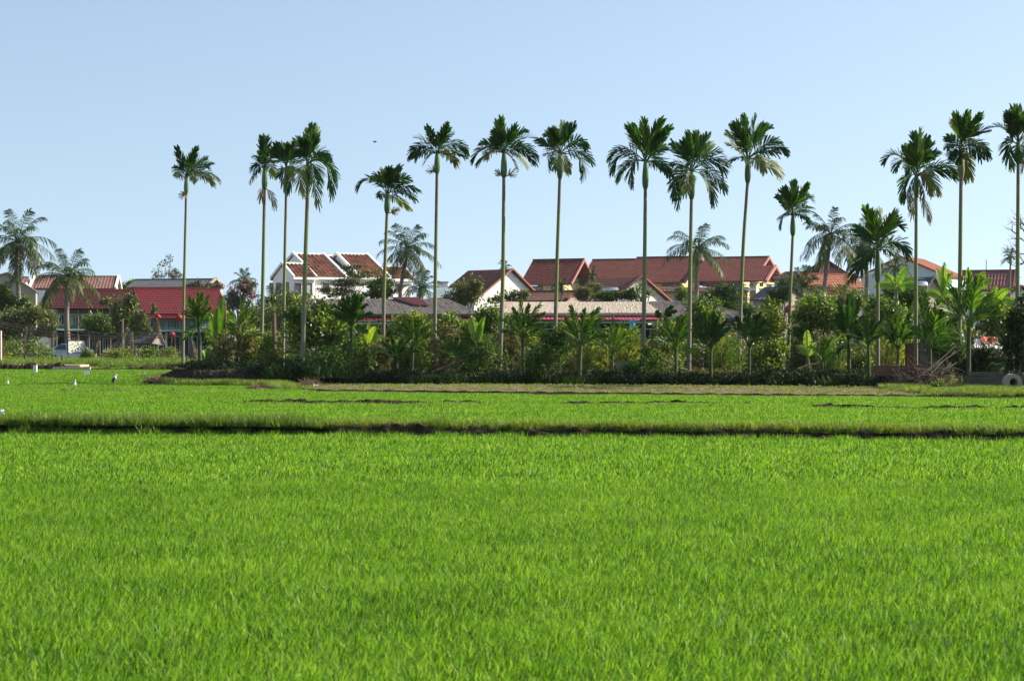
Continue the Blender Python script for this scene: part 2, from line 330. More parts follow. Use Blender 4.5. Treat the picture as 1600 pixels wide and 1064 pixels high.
ridge('low_bund', [(-40, 129, .9), (-31, 128, 1.1), (-29, 127.6, 1.15), (-27.5, 127.4, .7), (-19, 126, .7)], .48, .5, .4, .5, .05, M['soil'], 9)
ridge('low_bund', [(-22, 76, .7), (-17, 75.2, .85), (-14, 75, .8), (-11, 74.4, .6)], .26, .3, .3, .4, .03, M['dry_soil'], 10)
# dark weedy bank under the left half of the grove
ridge('grove_bank', [(-15.9, 90.5, .6), (-15, 88.5, 1.0), (-13, 86.5, 1.0), (-10.5, 85.3, 1.25), (-8, 85, 1.3), (-6.6, 85.2, .4)], .55, 1.0, .7, 2.2, .04, M['soil'], 12, z0=LAND - .05)
# concrete path on the left and its kerb
mb = MB()
mb.box((-42, 139.0, LAND), (-30.2, 142.2, LAND + .14)); structure('village_path', mb, M['path'])
mb = MB(); mb.box((-29.3, 126.9, .1), (-26.9, 127.2, .36)); structure('concrete_kerb', mb, M['path'])

# ---------------------------------------------------------------- instanced grass (stuff)
def blades(n, rad, h0, h1, w, lean=(0, 0), curve=.5, r=None, segs=3, vlo=0., vhi=1., clump=0):
    """grass leaves on a disc: curved tapering strips"""
    r = r or rng
    a = r.uniform(0, 2 * np.pi, n); q = rad * np.sqrt(r.uniform(0, 1, n)); x0 = q * np.cos(a); y0 = q * np.sin(a)
    if clump:
        k = max(3, n // clump); ci = r.integers(0, k, n); x0 = x0[ci] + r.normal(0, .012, n); y0 = y0[ci] + r.normal(0, .012, n)
    h = r.uniform(h0, h1, n); th = r.uniform(0, 2 * np.pi, n); c = r.uniform(.05, curve, n)
    dx = np.cos(th) * c + lean[0]; dy = np.sin(th) * c + lean[1]
    ph = r.uniform(0, 2 * np.pi, n); wx = np.cos(ph); wy = np.sin(ph); ww = w * r.uniform(.7, 1.3, n)
    t = np.linspace(0, 1, segs + 1); V = np.zeros((n, 2 * (segs + 1), 3)); vals = np.zeros((n, 2 * (segs + 1)))
    vb = r.uniform(vlo, vhi, n)
    for k, tt in enumerate(t):
        wd = ww * (0.75 + .25 * math.sin(tt * 3.1)) * (1 - tt ** 3 * .92)
        cx = x0 + dx * h * tt ** 1.8; cy = y0 + dy * h * tt ** 1.8; cz = h * (tt - .22 * tt * tt * (dx * dx + dy * dy) * 2)
        V[:, 2 * k, 0] = cx - wx * wd / 2; V[:, 2 * k, 1] = cy - wy * wd / 2; V[:, 2 * k, 2] = cz
        V[:, 2 * k + 1, 0] = cx + wx * wd / 2; V[:, 2 * k + 1, 1] = cy + wy * wd / 2; V[:, 2 * k + 1, 2] = cz
        vals[:, 2 * k] = vals[:, 2 * k + 1] = vb
    m = 2 * (segs + 1); i = np.arange(n)[:, None] * m; j = np.arange(segs)[None] * 2
    Qs = np.stack([i + j, i + j + 1, i + j + 3, i + j + 2], -1).reshape(-1, 4)
    return V.reshape(-1, 3), Qs, vals.ravel()

def scatter_nodes(nvar):
    g = bpy.data.node_groups.new('scatter', 'GeometryNodeTree')
    g.interface.new_socket('Geometry', in_out='INPUT', socket_type='NodeSocketGeometry')
    g.interface.new_socket('Geometry', in_out='OUTPUT', socket_type='NodeSocketGeometry')
    gi = g.nodes.new('NodeGroupInput'); go = g.nodes.new('NodeGroupOutput')
    def attr(nm, ty='FLOAT'):
        a = g.nodes.new('GeometryNodeInputNamedAttribute'); a.data_type = ty; a.inputs['Name'].default_value = nm; return a.outputs[0]
    var = attr('var')
    def sep(val):
        c = g.nodes.new('FunctionNodeCompare'); c.data_type = 'FLOAT'; c.operation = 'EQUAL'; c.inputs['B'].default_value = val
        c.inputs['Epsilon'].default_value = .1; g.links.new(var, c.inputs['A'])
        s = g.nodes.new('GeometryNodeSeparateGeometry'); s.domain = 'POINT'
        g.links.new(gi.outputs[0], s.inputs[0]); g.links.new(c.outputs[0], s.inputs['Selection']); return s.outputs[0]
    g2i = g.nodes.new('GeometryNodeGeometryToInstance')
    for k in reversed(range(nvar)): g.links.new(sep(k + 1), g2i.inputs[0])
    iop = g.nodes.new('GeometryNodeInstanceOnPoints'); g.links.new(sep(0), iop.inputs['Points'])
    g.links.new(g2i.outputs[0], iop.inputs['Instance']); iop.inputs['Pick Instance'].default_value = True
    rv = g.nodes.new('FunctionNodeRandomValue'); rv.data_type = 'INT'; rv.inputs[4].default_value = 0; rv.inputs[5].default_value = nvar - 1
    g.links.new(rv.outputs[2], iop.inputs['Instance Index'])
    cx = g.nodes.new('ShaderNodeCombineXYZ'); g.links.new(attr('rot'), cx.inputs[2])
    g.links.new(cx.outputs[0], iop.inputs['Rotation'])
    g.links.new(attr('scl'), iop.inputs['Scale'])
    g.links.new(iop.outputs[0], go.inputs[0]); return g
def scatter(name, label, variants, pts, rots, scls, mat, cat='grass'):
    """one object: its mesh holds the tuft variants and the loose points they are set on"""
    b = MB(); var = []
    pts = np.asarray(pts, float); b.add(pts, v=0); var.append(np.zeros(len(pts)))
    for k, (V, Qs, vv) in enumerate(variants): b.add(V, Qs, v=vv); var.append(np.full(len(V), k + 1.))
    V = np.concatenate(b.V); Qa = np.concatenate(b.Q); me = bpy.data.meshes.new(name)
    me.vertices.add(len(V)); me.vertices.foreach_set('co', V.astype(np.float32).ravel())
    me.loops.add(Qa.size); me.loops.foreach_set('vertex_index', Qa.astype(np.int32).ravel())
    me.polygons.add(len(Qa)); me.polygons.foreach_set('loop_start', (np.arange(len(Qa)) * 4).astype(np.int32)); me.update(calc_edges=True)
    for nm, arr in (('v', np.concatenate(b.A)), ('var', np.concatenate(var)),
                    ('rot', np.r_[rots, np.zeros(len(V) - len(pts))]), ('scl', np.r_[scls, np.ones(len(V) - len(pts))])):
        at = me.attributes.new(nm, 'FLOAT', 'POINT'); at.data.foreach_set('value', arr.astype(np.float32))
    o = link(name, me, mat); o['kind'] = 'stuff'; o['label'] = label; o['category'] = cat
    md = o.modifiers.new('scatter', 'NODES'); md.node_group = scatter_nodes(len(variants)); return o
def field_pts(x0, x1, y0, y1, sp, keep, z=0.0):
    P = []
    y = y0
    while y < y1:
        hw = .31 * y + 2.5
        for x in np.arange(max(x0, -hw), min(x1, hw), sp):
            px, py = x + rng.uniform(-.35, .35) * sp, y + rng.uniform(-.35, .35) * sp
            if keep(px, py): P.append((px, py, z(px, py) if callable(z) else z))
        y += sp
    P = np.array(P); n = len(P)
    return P, rng.uniform(-.45, .45, n) + np.where(rng.random(n) < .0, np.pi, 0), rng.uniform(.88, 1.12, n)
LEAN = (.16, .03)
NEARV = [blades(4200, .62, .085, .175, .0078, (.2, .03), 1.25) for _ in range(6)]
MIDV = [blades(3000, 1.05, .09, .18, .017, (.2, .03), 1.2) for _ in range(4)]
FARV = [blades(3600, 2.1, .13, .25, .035, LEAN, .7, segs=2) for _ in range(3)]
P = field_pts(-30, 30, 8.0, 27, .68, lambda x, y: True, .06)
scatter('rice_field', 'bright green rice field filling the foreground', NEARV, *P, M['rice'])
P = field_pts(-30, 30, 26.5, 42, 1.05, lambda x, y: y < bund_y(x) - 1.2, .06)
scatter('rice_field', 'bright green rice growing just before the dark earth bund', MIDV, *P, M['rice'])
P = field_pts(-40, 40, 38.5, 84, 1.15, lambda x, y: y > bund_y(x) + 1.9 and y < np.interp(x, EX, EYv) - 1.0 and not (-10.2 < x < 9.9 and abs(y - 60.1) < .75) and not (x > 8.5 and abs(y - 55.7) < 0.7) and y < 88, .06)
scatter('rice_field', 'rice field between the earth bund and the palm grove', MIDV, *P, M['rice'])
P = field_pts(-60, -9, 82, 137, 2.2, lambda x, y: y < np.interp(x, EX, EYv) - 1.6 and abs(y - 127.5) > 1.2)
scatter('rice_field', 'far rice field left of the palm grove', FARV, *P, M['rice'])

# weeds on the bund and at field edges
WV = [blades(260, .22, .06, .26, .012, LEAN, 1.1, vlo=.1, vhi=.95) for _ in range(4)]
WV2 = [blades(420, .45, .12, .45, .022, LEAN, .9, vlo=.05, vhi=.9) for _ in range(4)]
def line_pts(n, fx, z, rs=(.6, 1.1)):
    P = np.array([fx() for _ in range(n)]); P = np.c_[P, [z(*p) for p in P]]
    return P, rng.uniform(0, 6.28, n), rng.uniform(*rs, n)
def fb():
    x = rng.uniform(-14, 14); return (x, bund_y(x) + .12 + abs(rng.normal(.3, .4)))
P = line_pts(2200, fb, lambda x, y: .27 if y < bund_y(x) + .6 else .18, (.35, 1.0))
scatter('bund_weeds', 'yellowish weeds on top of the dark earth bund', WV, *P, M['weed'])
def fb2():
    x = -14 + 10 * rng.random() ** 2.2; return (x, bund_y(x) + rng.uniform(-.3, .9))
P = line_pts(900, fb2, lambda x, y: .12 + .2 * (abs(y - bund_y(x) - .2) < .45), (.5, 1.15))
WV3 = [(V_, Q_, v_ * .75) for V_, Q_, v_ in WV]
scatter('bund_weeds', 'thick dark green weeds covering the left end of the bund', WV3, *P, M['weed'])
def fm():
    x = rng.uniform(-21, -8.3); return (x, float(np.interp(x, EX, EYv)) - rng.uniform(-.2, 1.0))
P = line_pts(420, fm, lambda x, y: .08, (.5, 1.0))
scatter('edge_grass', 'rough grass along the edge of the palm grove', WV2, *P, M['weed'])
def fe():
    x = 14.0 + 8 * rng.random(); return (x, rng.uniform(65.8, 75.2 - (x - 14) * .2))
P = line_pts(1000, fe, lambda x, y: LAND - .02, (.35, .75))
scatter('edge_grass', 'short sunlit grass in front of the wood pile and tin fence', WV2, *P, M['weed'])
SD = [blades(7, .05, .04, .09, .03, (0, 0), .9, vlo=.3, vhi=.9) for _ in range(3)]
def fs():
    x = rng.uniform(-9, 15); yf = np.interp(x, EX, EYv); yb = np.interp(x, [-10, 0, 20], [83.6, 83.0, 77.5])
    return (x, yf + (yb - yf) * (np.round(rng.random() * 11) / 11 + rng.normal(0, .01)))
P = line_pts(3200, fs, lambda x, y: LAND + .04, (.4, .95))
scatter('seedlings', 'rows of tiny seedlings on the brown ploughed strip', SD, *P, M['weed'], 'seedlings')
def ff():
    x = rng.uniform(-14, 14); return (x, bund_y(x) - rng.uniform(.12, .5))
P = line_pts(420, ff, lambda x, y: .03, (.6, 1.05))
scatter('bund_foot_rice', 'sparse rice leaves standing against the dark face of the bund', WV, *P, M['rice'])
WV4 = [blades(500, .9, .2, .85, .045, LEAN, .9, vlo=.1, vhi=.8, segs=2) for _ in range(4)]
def fl():
    return (rng.uniform(-46, -16), rng.uniform(138, 166))
P = line_pts(1500, lambda: next(p for p in iter(fl, None) if not (-40.5 < p[0] < -24.8 and 138.3 < p[1] < 143)), lambda x, y: LAND - .05, (.3, .8))
scatter('verge_weeds', 'tall sunlit weeds before the houses on the left', WV4, *P, M['weed'])
lcv = []
for k in range(3):
    _r = np.random.default_rng(60 + k); n_ = 500; p_ = _r.normal(0, .38, (n_, 3)); p_[:, 2] = np.abs(p_[:, 2]) * .9; a_ = _r.normal(size=(n_, 3)); a_ /= np.linalg.norm(a_, axis=1)[:, None]
    w_ = np.cross(a_, _r.normal(size=(n_, 3))); w_ /= np.linalg.norm(w_, axis=1)[:, None]; s_ = _r.uniform(.08, .2, n_)[:, None]
    V_ = np.stack([p_, p_ + a_ * s_ * .5 - w_ * s_ * .3, p_ + a_ * s_, p_ + a_ * s_ * .5 + w_ * s_ * .3], 1); lcv.append((V_.reshape(-1, 3), np.arange(4 * n_).reshape(-1, 4), np.repeat(np.clip(_r.uniform(.05, .9, n_), 0, 1), 4)))
P = line_pts(420, lambda: next(p for p in iter(fl, None) if not (-42.5 < p[0] < -29.8 and 136 < p[1] < 143.5)), lambda x, y: LAND, (.25, .75))
scatter('verge_herbs', 'leafy mixed herbs among the weeds before the houses on the left', lcv, *P, M['weed'])
# ---------------------------------------------------------------- buildings
def tile_slope(b, A, B, C, D, cols, rows, amp=.05, step=.03, thick=.09, seed=0, rnd=1.0, prof='round'):
    """A-B eave, D-C ridge: corrugated courses with a value per tile, a flat underside and closed edges"""
    A, B, C, D = [np.array(q, float) for q in (A, B, C, D)]; r = np.random.default_rng(seed)
    n = np.cross(B - A, D - A); n /= np.linalg.norm(n)
    if n[2] < 0: n = -n
    k = 4; u = np.linspace(0, 1, cols * k + 1)
    pr = (np.sin(u * cols * 2 * np.pi) * .5 + .5) if prof == 'round' else (np.abs(np.sin(u * cols * np.pi)))
    tv = r.random((rows, cols)) ** 1.3 * rnd + (1 - rnd) * .5; tv = np.clip(tv * .75 + .25 * np.interp(np.arange(cols), np.arange(0, cols + 6, 6), r.random(len(np.arange(0, cols + 6, 6))))[None], 0, 1)
    V, vals = [], []
    for i in range(rows):
        for e in (0, 1):
            t = (i + e) / rows; L = A + (D - A) * t; Rr = B + (C - B) * t
            off = amp * pr + step * (1 - e)
            V.append(L[None] + (Rr - L)[None] * u[:, None] + n[None] * off[:, None])
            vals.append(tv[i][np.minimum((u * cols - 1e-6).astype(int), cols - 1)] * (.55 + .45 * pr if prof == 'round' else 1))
    m = len(u); V = np.array(V).reshape(-1, 3); rr = np.arange(rows * 2 - 1)[:, None] * m; j = np.arange(m - 1)[None]
    Q = np.stack([rr + j, rr + j + 1, rr + m + j + 1, rr + m + j], -1).reshape(-1, 4)
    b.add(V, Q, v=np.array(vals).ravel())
    lo = [A - n * thick, B - n * thick, C - n * thick, D - n * thick]; up = [A, B, C, D]
    b.add(up + lo, [[4, 7, 6, 5], [0, 4, 5, 1], [1, 5, 6, 2], [2, 6, 7, 3], [3, 7, 4, 0]], v=.3)

class Gable:
    """gabled volume fitted to pixels; 'near' is the gable end we see (L or R)"""
    def __init__(s, ex0, ey, Y0, th, ex1, ax, ay, near='L', oh=.35, ohg=.25):
        th = R(th); s.c, s.s = math.cos(th), math.sin(th); c, sn = s.c, s.s
        u0, u1, ua = (ex0 - 800) / FPX, (ex1 - 800) / FPX, (ax - 800) / FPX
        if near == 'L':
            X0 = u0 * Y0; s.P0 = np.array([X0, Y0]); s.L = (u1 * Y0 - X0) / (c - u1 * sn)
            h = (X0 - ua * Y0) / (ua * c + sn); yn = Y0; ya = Y0 + h * c
        else:
            X1 = u1 * Y0; s.L = (X1 - u0 * Y0) / (c - u0 * sn); s.P0 = np.array([X1, Y0]) - s.L * np.array([c, sn])
            h = (X1 - ua * Y0) / (ua * c + sn); yn = Y0; ya = Y0 + h * c
        s.h = h; s.ze = CZ + (532 - ey) * yn / FPX; s.zr = CZ + (532 - ay) * ya / FPX
        s.oh, s.ohg = oh, ohg; s.slope = (s.zr - s.ze) / h; s.e = np.array([c, sn]); s.f = np.array([-sn, c])
    def P(s, x, y, z):
        q = s.P0 + s.e * x + s.f * y; return np.array([q[0], q[1], z])
    def walls(s, b, z0=LAND - .1, top=None):
        """walls set back under the roof; eave pixel is the drip edge"""
        o, g = s.oh, s.ohg; x0, x1 = g, s.L - g; y0, y1 = o, 2 * s.h - o; ze = s.ze + o * s.slope - .1
        zr = s.zr - .12
        V = [s.P(x0, y0, z0), s.P(x1, y0, z0), s.P(x1, y1, z0), s.P(x0, y1, z0), s.P(x0, y0, ze), s.P(x1, y0, ze), s.P(x1, y1, ze), s.P(x0, y1, ze), s.P(x0, s.h, zr), s.P(x1, s.h, zr)]
        b.add(V, [[0, 1, 5, 4], [2, 3, 7, 6], [0, 4, 7, 3], [1, 2, 6, 5]], [[4, 8, 7], [5, 6, 9]]); s.zw = ze; return b
    def roof(s, b, tw=.3, tl=.35, amp=.05, step=.03, seed=0, rnd=1, prof='round', thick=.09):
        cols = max(4, int(s.L / tw)); rows = max(3, int(math.hypot(s.h, s.zr - s.ze) / tl))
        tile_slope(b, s.P(0, 0, s.ze), s.P(s.L, 0, s.ze), s.P(s.L, s.h, s.zr), s.P(0, s.h, s.zr), cols, rows, amp, step, thick, seed, rnd, prof)
        tile_slope(b, s.P(s.L, 2 * s.h, s.ze), s.P(0, 2 * s.h, s.ze), s.P(0, s.h + .001, s.zr), s.P(s.L, s.h + .001, s.zr), cols, max(3, rows // 2), amp, step, thick, seed + 1, rnd, prof); return b
    def ridge(s, b, w=.25, h=.16):
        return b.beam(s.P(-.02, s.h, s.zr + .07), s.P(s.L + .02, s.h, s.zr + .07), w, h)
    def verge(s, b, ends='LR', w=.28, h=.26, lift=.1, back=True):
        for e in ends:
            x = 0 if e == 'L' else s.L
            b.beam(s.P(x, -.05, s.ze + lift), s.P(x, s.h + .05, s.zr + lift + .03), w, h)
            if back: b.beam(s.P(x, 2 * s.h + .05, s.ze + lift), s.P(x, s.h - .04, s.zr + lift + .02), w - .03, h - .02)
        return b
    def eave(s, b, w=.22, h=.2): return b.beam(s.P(-.1, -.04, s.ze - .06), s.P(s.L + .1, -.04, s.ze - .06), w, h)
    def front_x(s, px, y=None):
        """x along the front wall for a pixel column"""
        u = (px - 800) / FPX; y = s.oh if y is None else y; q = s.P0 + s.f * y
        return (u * q[1] - q[0]) / (s.c - u * s.s)
    def z_at(s, py, x, y=None):
        q = s.P(x, s.oh if y is None else y, 0); return CZ + (532 - py) * q[1] / FPX
    def window(s, T, px0, py0, px1, py1, mf='frame', mg='glass', face='front', mull=1, parent=None, lab=None, y=None):
        if face == 'front':
            yy = s.oh if y is None else y
            x0, x1 = s.front_x(px0, yy), s.front_x(px1, yy); z1, z0 = s.z_at(py0, x0, yy), s.z_at(py1, x0, yy)
            E = np.array([s.e[0], s.e[1], 0]); O = s.P((x0 + x1) / 2, yy, (z0 + z1) / 2); w = (x1 - x0) / 2; nrm = -np.array([s.f[0], s.f[1], 0])
        else:
            g = s.ohg if face == 'L' else s.L - s.ohg; q = s.P0 + s.e * g
            def yy(px): u = (px - 800) / FPX; return (u * q[1] - q[0]) / (-s.s - u * s.c)
            ya, yb = sorted((yy(px0), yy(px1))); ym = (ya + yb) / 2; qq = s.P(g, ym, 0)
            z1, z0 = [CZ + (532 - p) * qq[1] / FPX for p in (py0, py1)]
            E = np.array([s.f[0], s.f[1], 0]); O = s.P(g, ym, (z0 + z1) / 2); w = (yb - ya) / 2; nrm = np.array([s.e[0], s.e[1], 0]) * (-1 if face == 'L' else 1)
        hh = (z1 - z0) / 2; Z = np.array([0, 0, 1.]); fw = min(.09, w * .22); b = MB()
        b.obox(O + nrm * .04 + Z * (hh - fw / 2), E * w, nrm * .06, Z * fw / 2); b.obox(O + nrm * .04 - Z * (hh - fw / 2), E * w, nrm * .06, Z * fw / 2)
        b.obox(O + nrm * .04 + E * (w - fw / 2), E * fw / 2, nrm * .055, Z * (hh - fw)); b.obox(O + nrm * .04 - E * (w - fw / 2), E * fw / 2, nrm * .055, Z * (hh - fw))
        for k in range(mull): b.obox(O + nrm * .035 + E * w * (2 * (k + 1) / (mull + 1) - 1), E * fw * .35, nrm * .03, Z * (hh - fw))
        f = T.part('window', b, M[mf]); g = MB().obox(O + nrm * .012, E * (w - fw * .6), nrm * .012, Z * (hh - fw * .6))
        T.part('pane', g, M[mg], parent=f); return f

def house(name, label, cat, g, wall, roof, seed=0, tw=.3, tl=.35, amp=.05, verge=None, verge_ends='L', ridge=None, eave=None, group=None, rnd=1., step=.03, prof='round', z0=None):
    T = Thing(name, label, cat, g.P(g.L / 2, g.h, LAND), group)
    T.part('wall', g.walls(MB()) if z0 is None else g.walls(MB(), z0), M[wall])
    T.roof = T.part('roof', g.roof(MB(), tw, tl, amp, step, seed, rnd, prof), M[roof])
    if ridge: T.part('ridge_cap', g.ridge(MB()), M[ridge], parent=T.roof)
    for e_ in (verge_ends if verge else ''): T.part('verge_trim', g.verge(MB(), e_), M[verge], parent=T.roof)
    if eave: T.part('eave_trim', g.eave(MB()), M[eave], parent=T.roof)
    return T

# --- white house with old clay roofs (several gabled bays)
WT = Thing('villa', 'white two storey house with stepped rust brown tiled roofs and white trim', 'house', (GX(530, 236), 240, LAND), None)
bays = [0, 0, (545, 434, 241, 35, 575, 508, 400.5, 'L', 3), (562, 434, 240.5, 35, 610, 526, 397, 'L', 4), (609, 436.5, 246, 35, 648, 591, 416.5, 'L', 5)]
bays[1] = (494, 434, 232.5, 35, 542, 458, 397, 'L', 2); bays[0] = (459, 434, 230, 35, 496, 441, 412, 'L', 1)
for k, (a, b_, c_, d_, e_, f_, g_, nr, sd) in enumerate(bays):
    g = Gable(a, b_, c_, d_, e_, f_, g_, nr, oh=.25, ohg=.15)
    WT.part('wall', g.walls(MB()), M['white'])
    rf = WT.part('roof', g.roof(MB(), .52, .5, .13, .05, sd * 7), M['t_orange'])
    WT.part('ridge_cap', g.ridge(MB(), .3, .24), M['white'], parent=rf)
    for e_ in ('LR' if k in (1, 3) else 'L' if k != 4 else 'R'): WT.part('verge_trim', g.verge(MB(), e_, .26, .3), M['white'], parent=rf)
    WT.part('eave_trim', g.eave(MB(), .25, .28), M['white'], parent=rf)
    if k == 0:
        for w in ((460.5, 442.5, 470.5, 460), (478, 442.5, 487.5, 460)): g.window(WT, *w, mull=0, mg='glass' if w[0] < 470 else 'curtain')
        for w in ((422, 442, 427, 459), (432.5, 442, 438.5, 459), (447, 441, 451.5, 458)): g.window(WT, *w, face='L', mull=0)
    if k in (1, 3):
        x = g.front_x(520 if k == 1 else 585); g.window(WT, *((505, 443, 514, 458) if k == 1 else (584, 443, 593, 458)), mull=0)
    if k == 4: g.window(WT, 617, 443, 624, 457, mull=0)

# --- red roofed veranda house (left centre)
g = Gable(225, 490.5, 186, 28, 362, 207, 450.5, 'L', oh=1.5, ohg=.8)
T = house('veranda_house', 'veranda house with bright crimson roof, teal balcony rail and red lanterns', 'house', g, 'timber', 't_maroon', 3, tw=.26, tl=.36, amp=.028, ridge='t_maroon', rnd=.5)
def plate(g, T, name, x0, x1, y0, y1, z0, z1, mat, parent=None):
    c = g.P((x0 + x1) / 2, (y0 + y1) / 2, (z0 + z1) / 2); E = np.array([*g.e, 0]); F = np.array([*g.f, 0])
    return T.part(name, MB().obox(c, E * (x1 - x0) / 2, F * (y1 - y0) / 2, (0, 0, (z1 - z0) / 2)), M[mat], parent=parent)
zf = CZ + (532 - 515) * 186 / FPX
plate(g, T, 'floor_slab', .4, g.L - .4, .15, g.oh, zf - .22, zf, 'tealpale')
b = MB(); b.add([g.P(.0, -.75, g.ze - .42), g.P(g.L, -.75, g.ze - .42), g.P(g.L, .25, g.ze + .02), g.P(0, .25, g.ze + .02), g.P(.0, -.75, g.ze - .48), g.P(g.L, -.75, g.ze - .48), g.P(g.L, .25, g.ze - .06), g.P(0, .25, g.ze - .06)], [[0, 1, 2, 3], [7, 6, 5, 4], [0, 4, 5, 1], [1, 5, 6, 2], [3, 7, 4, 0]])
rb = MB(); tile_slope(rb, g.P(0, -.8, g.ze - .45), g.P(g.L, -.8, g.ze - .45), g.P(g.L, .3, g.ze - .05), g.P(0, .3, g.ze - .05), int(g.L / .28), 3, .05, .03, .06, 5, .5)
T.part('eave_canopy', rb, M['t_maroon'])
nb = 9
for k in range(nb + 1):
    x = .6 + (g.L - 1.2) * k / nb; T.part('post', MB().beam(g.P(x, .25, LAND), g.P(x, .25, g.ze - .1), .14), M['teal' if k % 3 else 'wood'])
b = MB()
b.beam(g.P(.5, .22, zf + .95), g.P(g.L - .5, .22, zf + .95), .09); b.beam(g.P(.5, .22, zf + .12), g.P(g.L - .5, .22, zf + .12), .08)
b.beam(g.P(.5, .22, zf + .62), g.P(g.L - .5, .22, zf + .62), .05)
for x in np.arange(.7, g.L - .6, .28): b.beam(g.P(x, .22, zf + .1), g.P(x, .22, zf + .95), .05)
T.part('railing', b, M['teal'])
for k in range(7):
    x = 1.0 + (g.L - 2.4) * k / 6.6; px_ = 800 + g.P(x, g.oh, 0)[0] * FPX / g.P(x, g.oh, 0)[1]; px2 = 800 + g.P(x + .8, g.oh, 0)[0] * FPX / g.P(x + .8, g.oh, 0)[1]
    g.window(T, px_, 493.5, px2, 512, 'tealpale', 'curtain' if k % 2 else 'glass', mull=1)
for k in range(4):
    x = 1.4 + (g.L - 3) * k / 3.3; px_ = 800 + g.P(x, g.oh, 0)[0] * FPX / g.P(x, g.oh, 0)[1]; px2 = 800 + g.P(x + 1.3, g.oh, 0)[0] * FPX / g.P(x + 1.3, g.oh, 0)[1]
    g.window(T, px_, 525, px2, 552, 'teal', 'darkin', mull=2)
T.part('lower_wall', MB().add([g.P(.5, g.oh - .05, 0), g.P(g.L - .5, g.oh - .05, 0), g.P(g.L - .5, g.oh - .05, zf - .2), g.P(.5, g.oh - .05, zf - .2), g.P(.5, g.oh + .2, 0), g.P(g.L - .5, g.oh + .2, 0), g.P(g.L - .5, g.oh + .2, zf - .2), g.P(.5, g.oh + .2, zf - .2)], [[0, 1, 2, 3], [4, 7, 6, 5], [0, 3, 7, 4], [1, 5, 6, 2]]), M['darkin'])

def lantern(px, py, Y, r, lab, cat='lantern', grp='red lanterns on the veranda house'):
    o = W(px, py, Y); T = Thing('lantern', lab, cat, o, grp); z = np.linspace(-1, 1, 9)
    T.part('globe', MB().tube([o + np.array([0, 0, q * r * .8]) for q in z], [r * max(.25, math.sqrt(1 - q * q)) for q in z], 12), M['lantern'], smooth=True)
    T.part('cap', MB().tube([o + np.array([0, 0, r * .8]), o + np.array([0, 0, r * .98])], [r * .3, r * .26], 8), M['wood'])
    T.part('cord', MB().tube([o + np.array([0, 0, r * .98]), o + np.array([0, 0, r * 2.6])], .015, 4), M['cable'])
    T.part('tassel', MB().tube([o - np.array([0, 0, r * .8]), o - np.array([0, 0, r * 1.9])], [.03, .05], 5), M['lantern'])
lantern(247, 495, 184.5, .27, 'smaller red lantern under the crimson eave, left of the tall slim areca trunk')
lantern(280, 496, 185.5, .34, 'largest red lantern, under the crimson eave beside the leftmost tall areca trunk')
lantern(269, 523, 185, .30, 'red lantern hanging low below the teal balcony above the straw hut')
lantern(296, 524, 186, .22, 'small red lantern below the teal balcony just right of the leftmost areca trunk')

# --- left maroon house
g = Gable(83, 482, 192, 28, 216, 72, 452.5, 'L', oh=1.2, ohg=.8)
T = house('veranda_house', 'long dark maroon roofed house with pale teal windows behind the shorter coconut palm', 'house', g, 'timber', 't_maroon_shaded', 13, tw=.26, tl=.36, amp=.028, ridge='t_maroon', rnd=.5)
zf = CZ + (532 - 514) * 194 / FPX
plate(g, T, 'beam', .2, g.L - .3, g.oh - .32, g.oh - .12, g.ze - .62, g.ze - .48, 'tealpale')
plate(g, T, 'balcony_slab', .2, g.L - .3, .1, g.oh, zf - .15, zf, 'teal')
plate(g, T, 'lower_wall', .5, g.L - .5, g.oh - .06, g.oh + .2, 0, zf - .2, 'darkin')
for k in range(7):
    a = 91 + k * 13.2; g.window(T, a, 491, a + 9.5, 508, 'tealpale', 'curtain' if k % 3 == 1 else 'glass', mull=1)
for k in range(8): T.part('post', MB().beam(g.P(.4 + k * (g.L - 1) / 7, .3, LAND), g.P(.4 + k * (g.L - 1) / 7, .3, g.ze - .05), .13), M['timber'])
for k in range(3): g.window(T, 112 + k * 24, 528, 124 + k * 24, 550, 'tealpale', 'glass', mull=2)
for px, py, q in ((77, 525, 'left'), (111, 524, 'right')):
    lantern(px, py, 189, .26, 'dim red lantern under the dark maroon roofed house, %s of the two there' % q)

# --- beige gable house at far left edge (gable faces the camera's right)
T = Thing('gable_house', 'plain beige gabled house with one small dark window at the left edge', 'house', (GX(10, 205), 208, LAND))
b = MB(); Yb = 205
pts = [(-60, 562), (-60, 448), (-45, 444), (12, 427.5), (56, 456), (56, 562)]
F0 = [W(x, y, Yb) for x, y in pts]; F1 = [p + np.array([-2, 9, 0]) for p in F0]; nn = len(pts)
b.add(F0 + F1, [[i, (i + 1) % nn, nn + (i + 1) % nn, nn + i] for i in range(nn)] + [[0, 5, 4, 1], [1, 4, 3, 2]] + [[nn, nn + 1, nn + 4, nn + 5], [nn + 1, nn + 2, nn + 3, nn + 4]]); T.part('wall', b, M['beige'])
T.part('verge_trim', MB().beam(W(-62, 447, Yb - .1), W(12, 426.3, Yb - .1), .3, .16), M['concrete']); T.part('verge_trim', MB().beam(W(12, 426.3, Yb - .1), W(58, 456.5, Yb - .1), .29, .15), M['concrete'])
b = MB(); b.add([W(12, 426.6, Yb), W(58, 456.2, Yb), W(58, 456.2, Yb) + [-2, 9.4, 0], W(12, 426.6, Yb) + [-2, 9.4, 0], W(-62, 446.6, Yb), W(-62, 446.6, Yb) + [-2, 9.4, 0]], [[0, 1, 2, 3], [4, 0, 3, 5]]); T.part('roof', b, M['t_grey'])
f = T.part('window', MB().box(W(7, 450, Yb - .08), W(17, 440, Yb) + [0, .02, 0]), M['frame']); T.part('pane', MB().box(W(8, 449, Yb - .11), W(16, 441, Yb - .07)), M['glass'], parent=f)

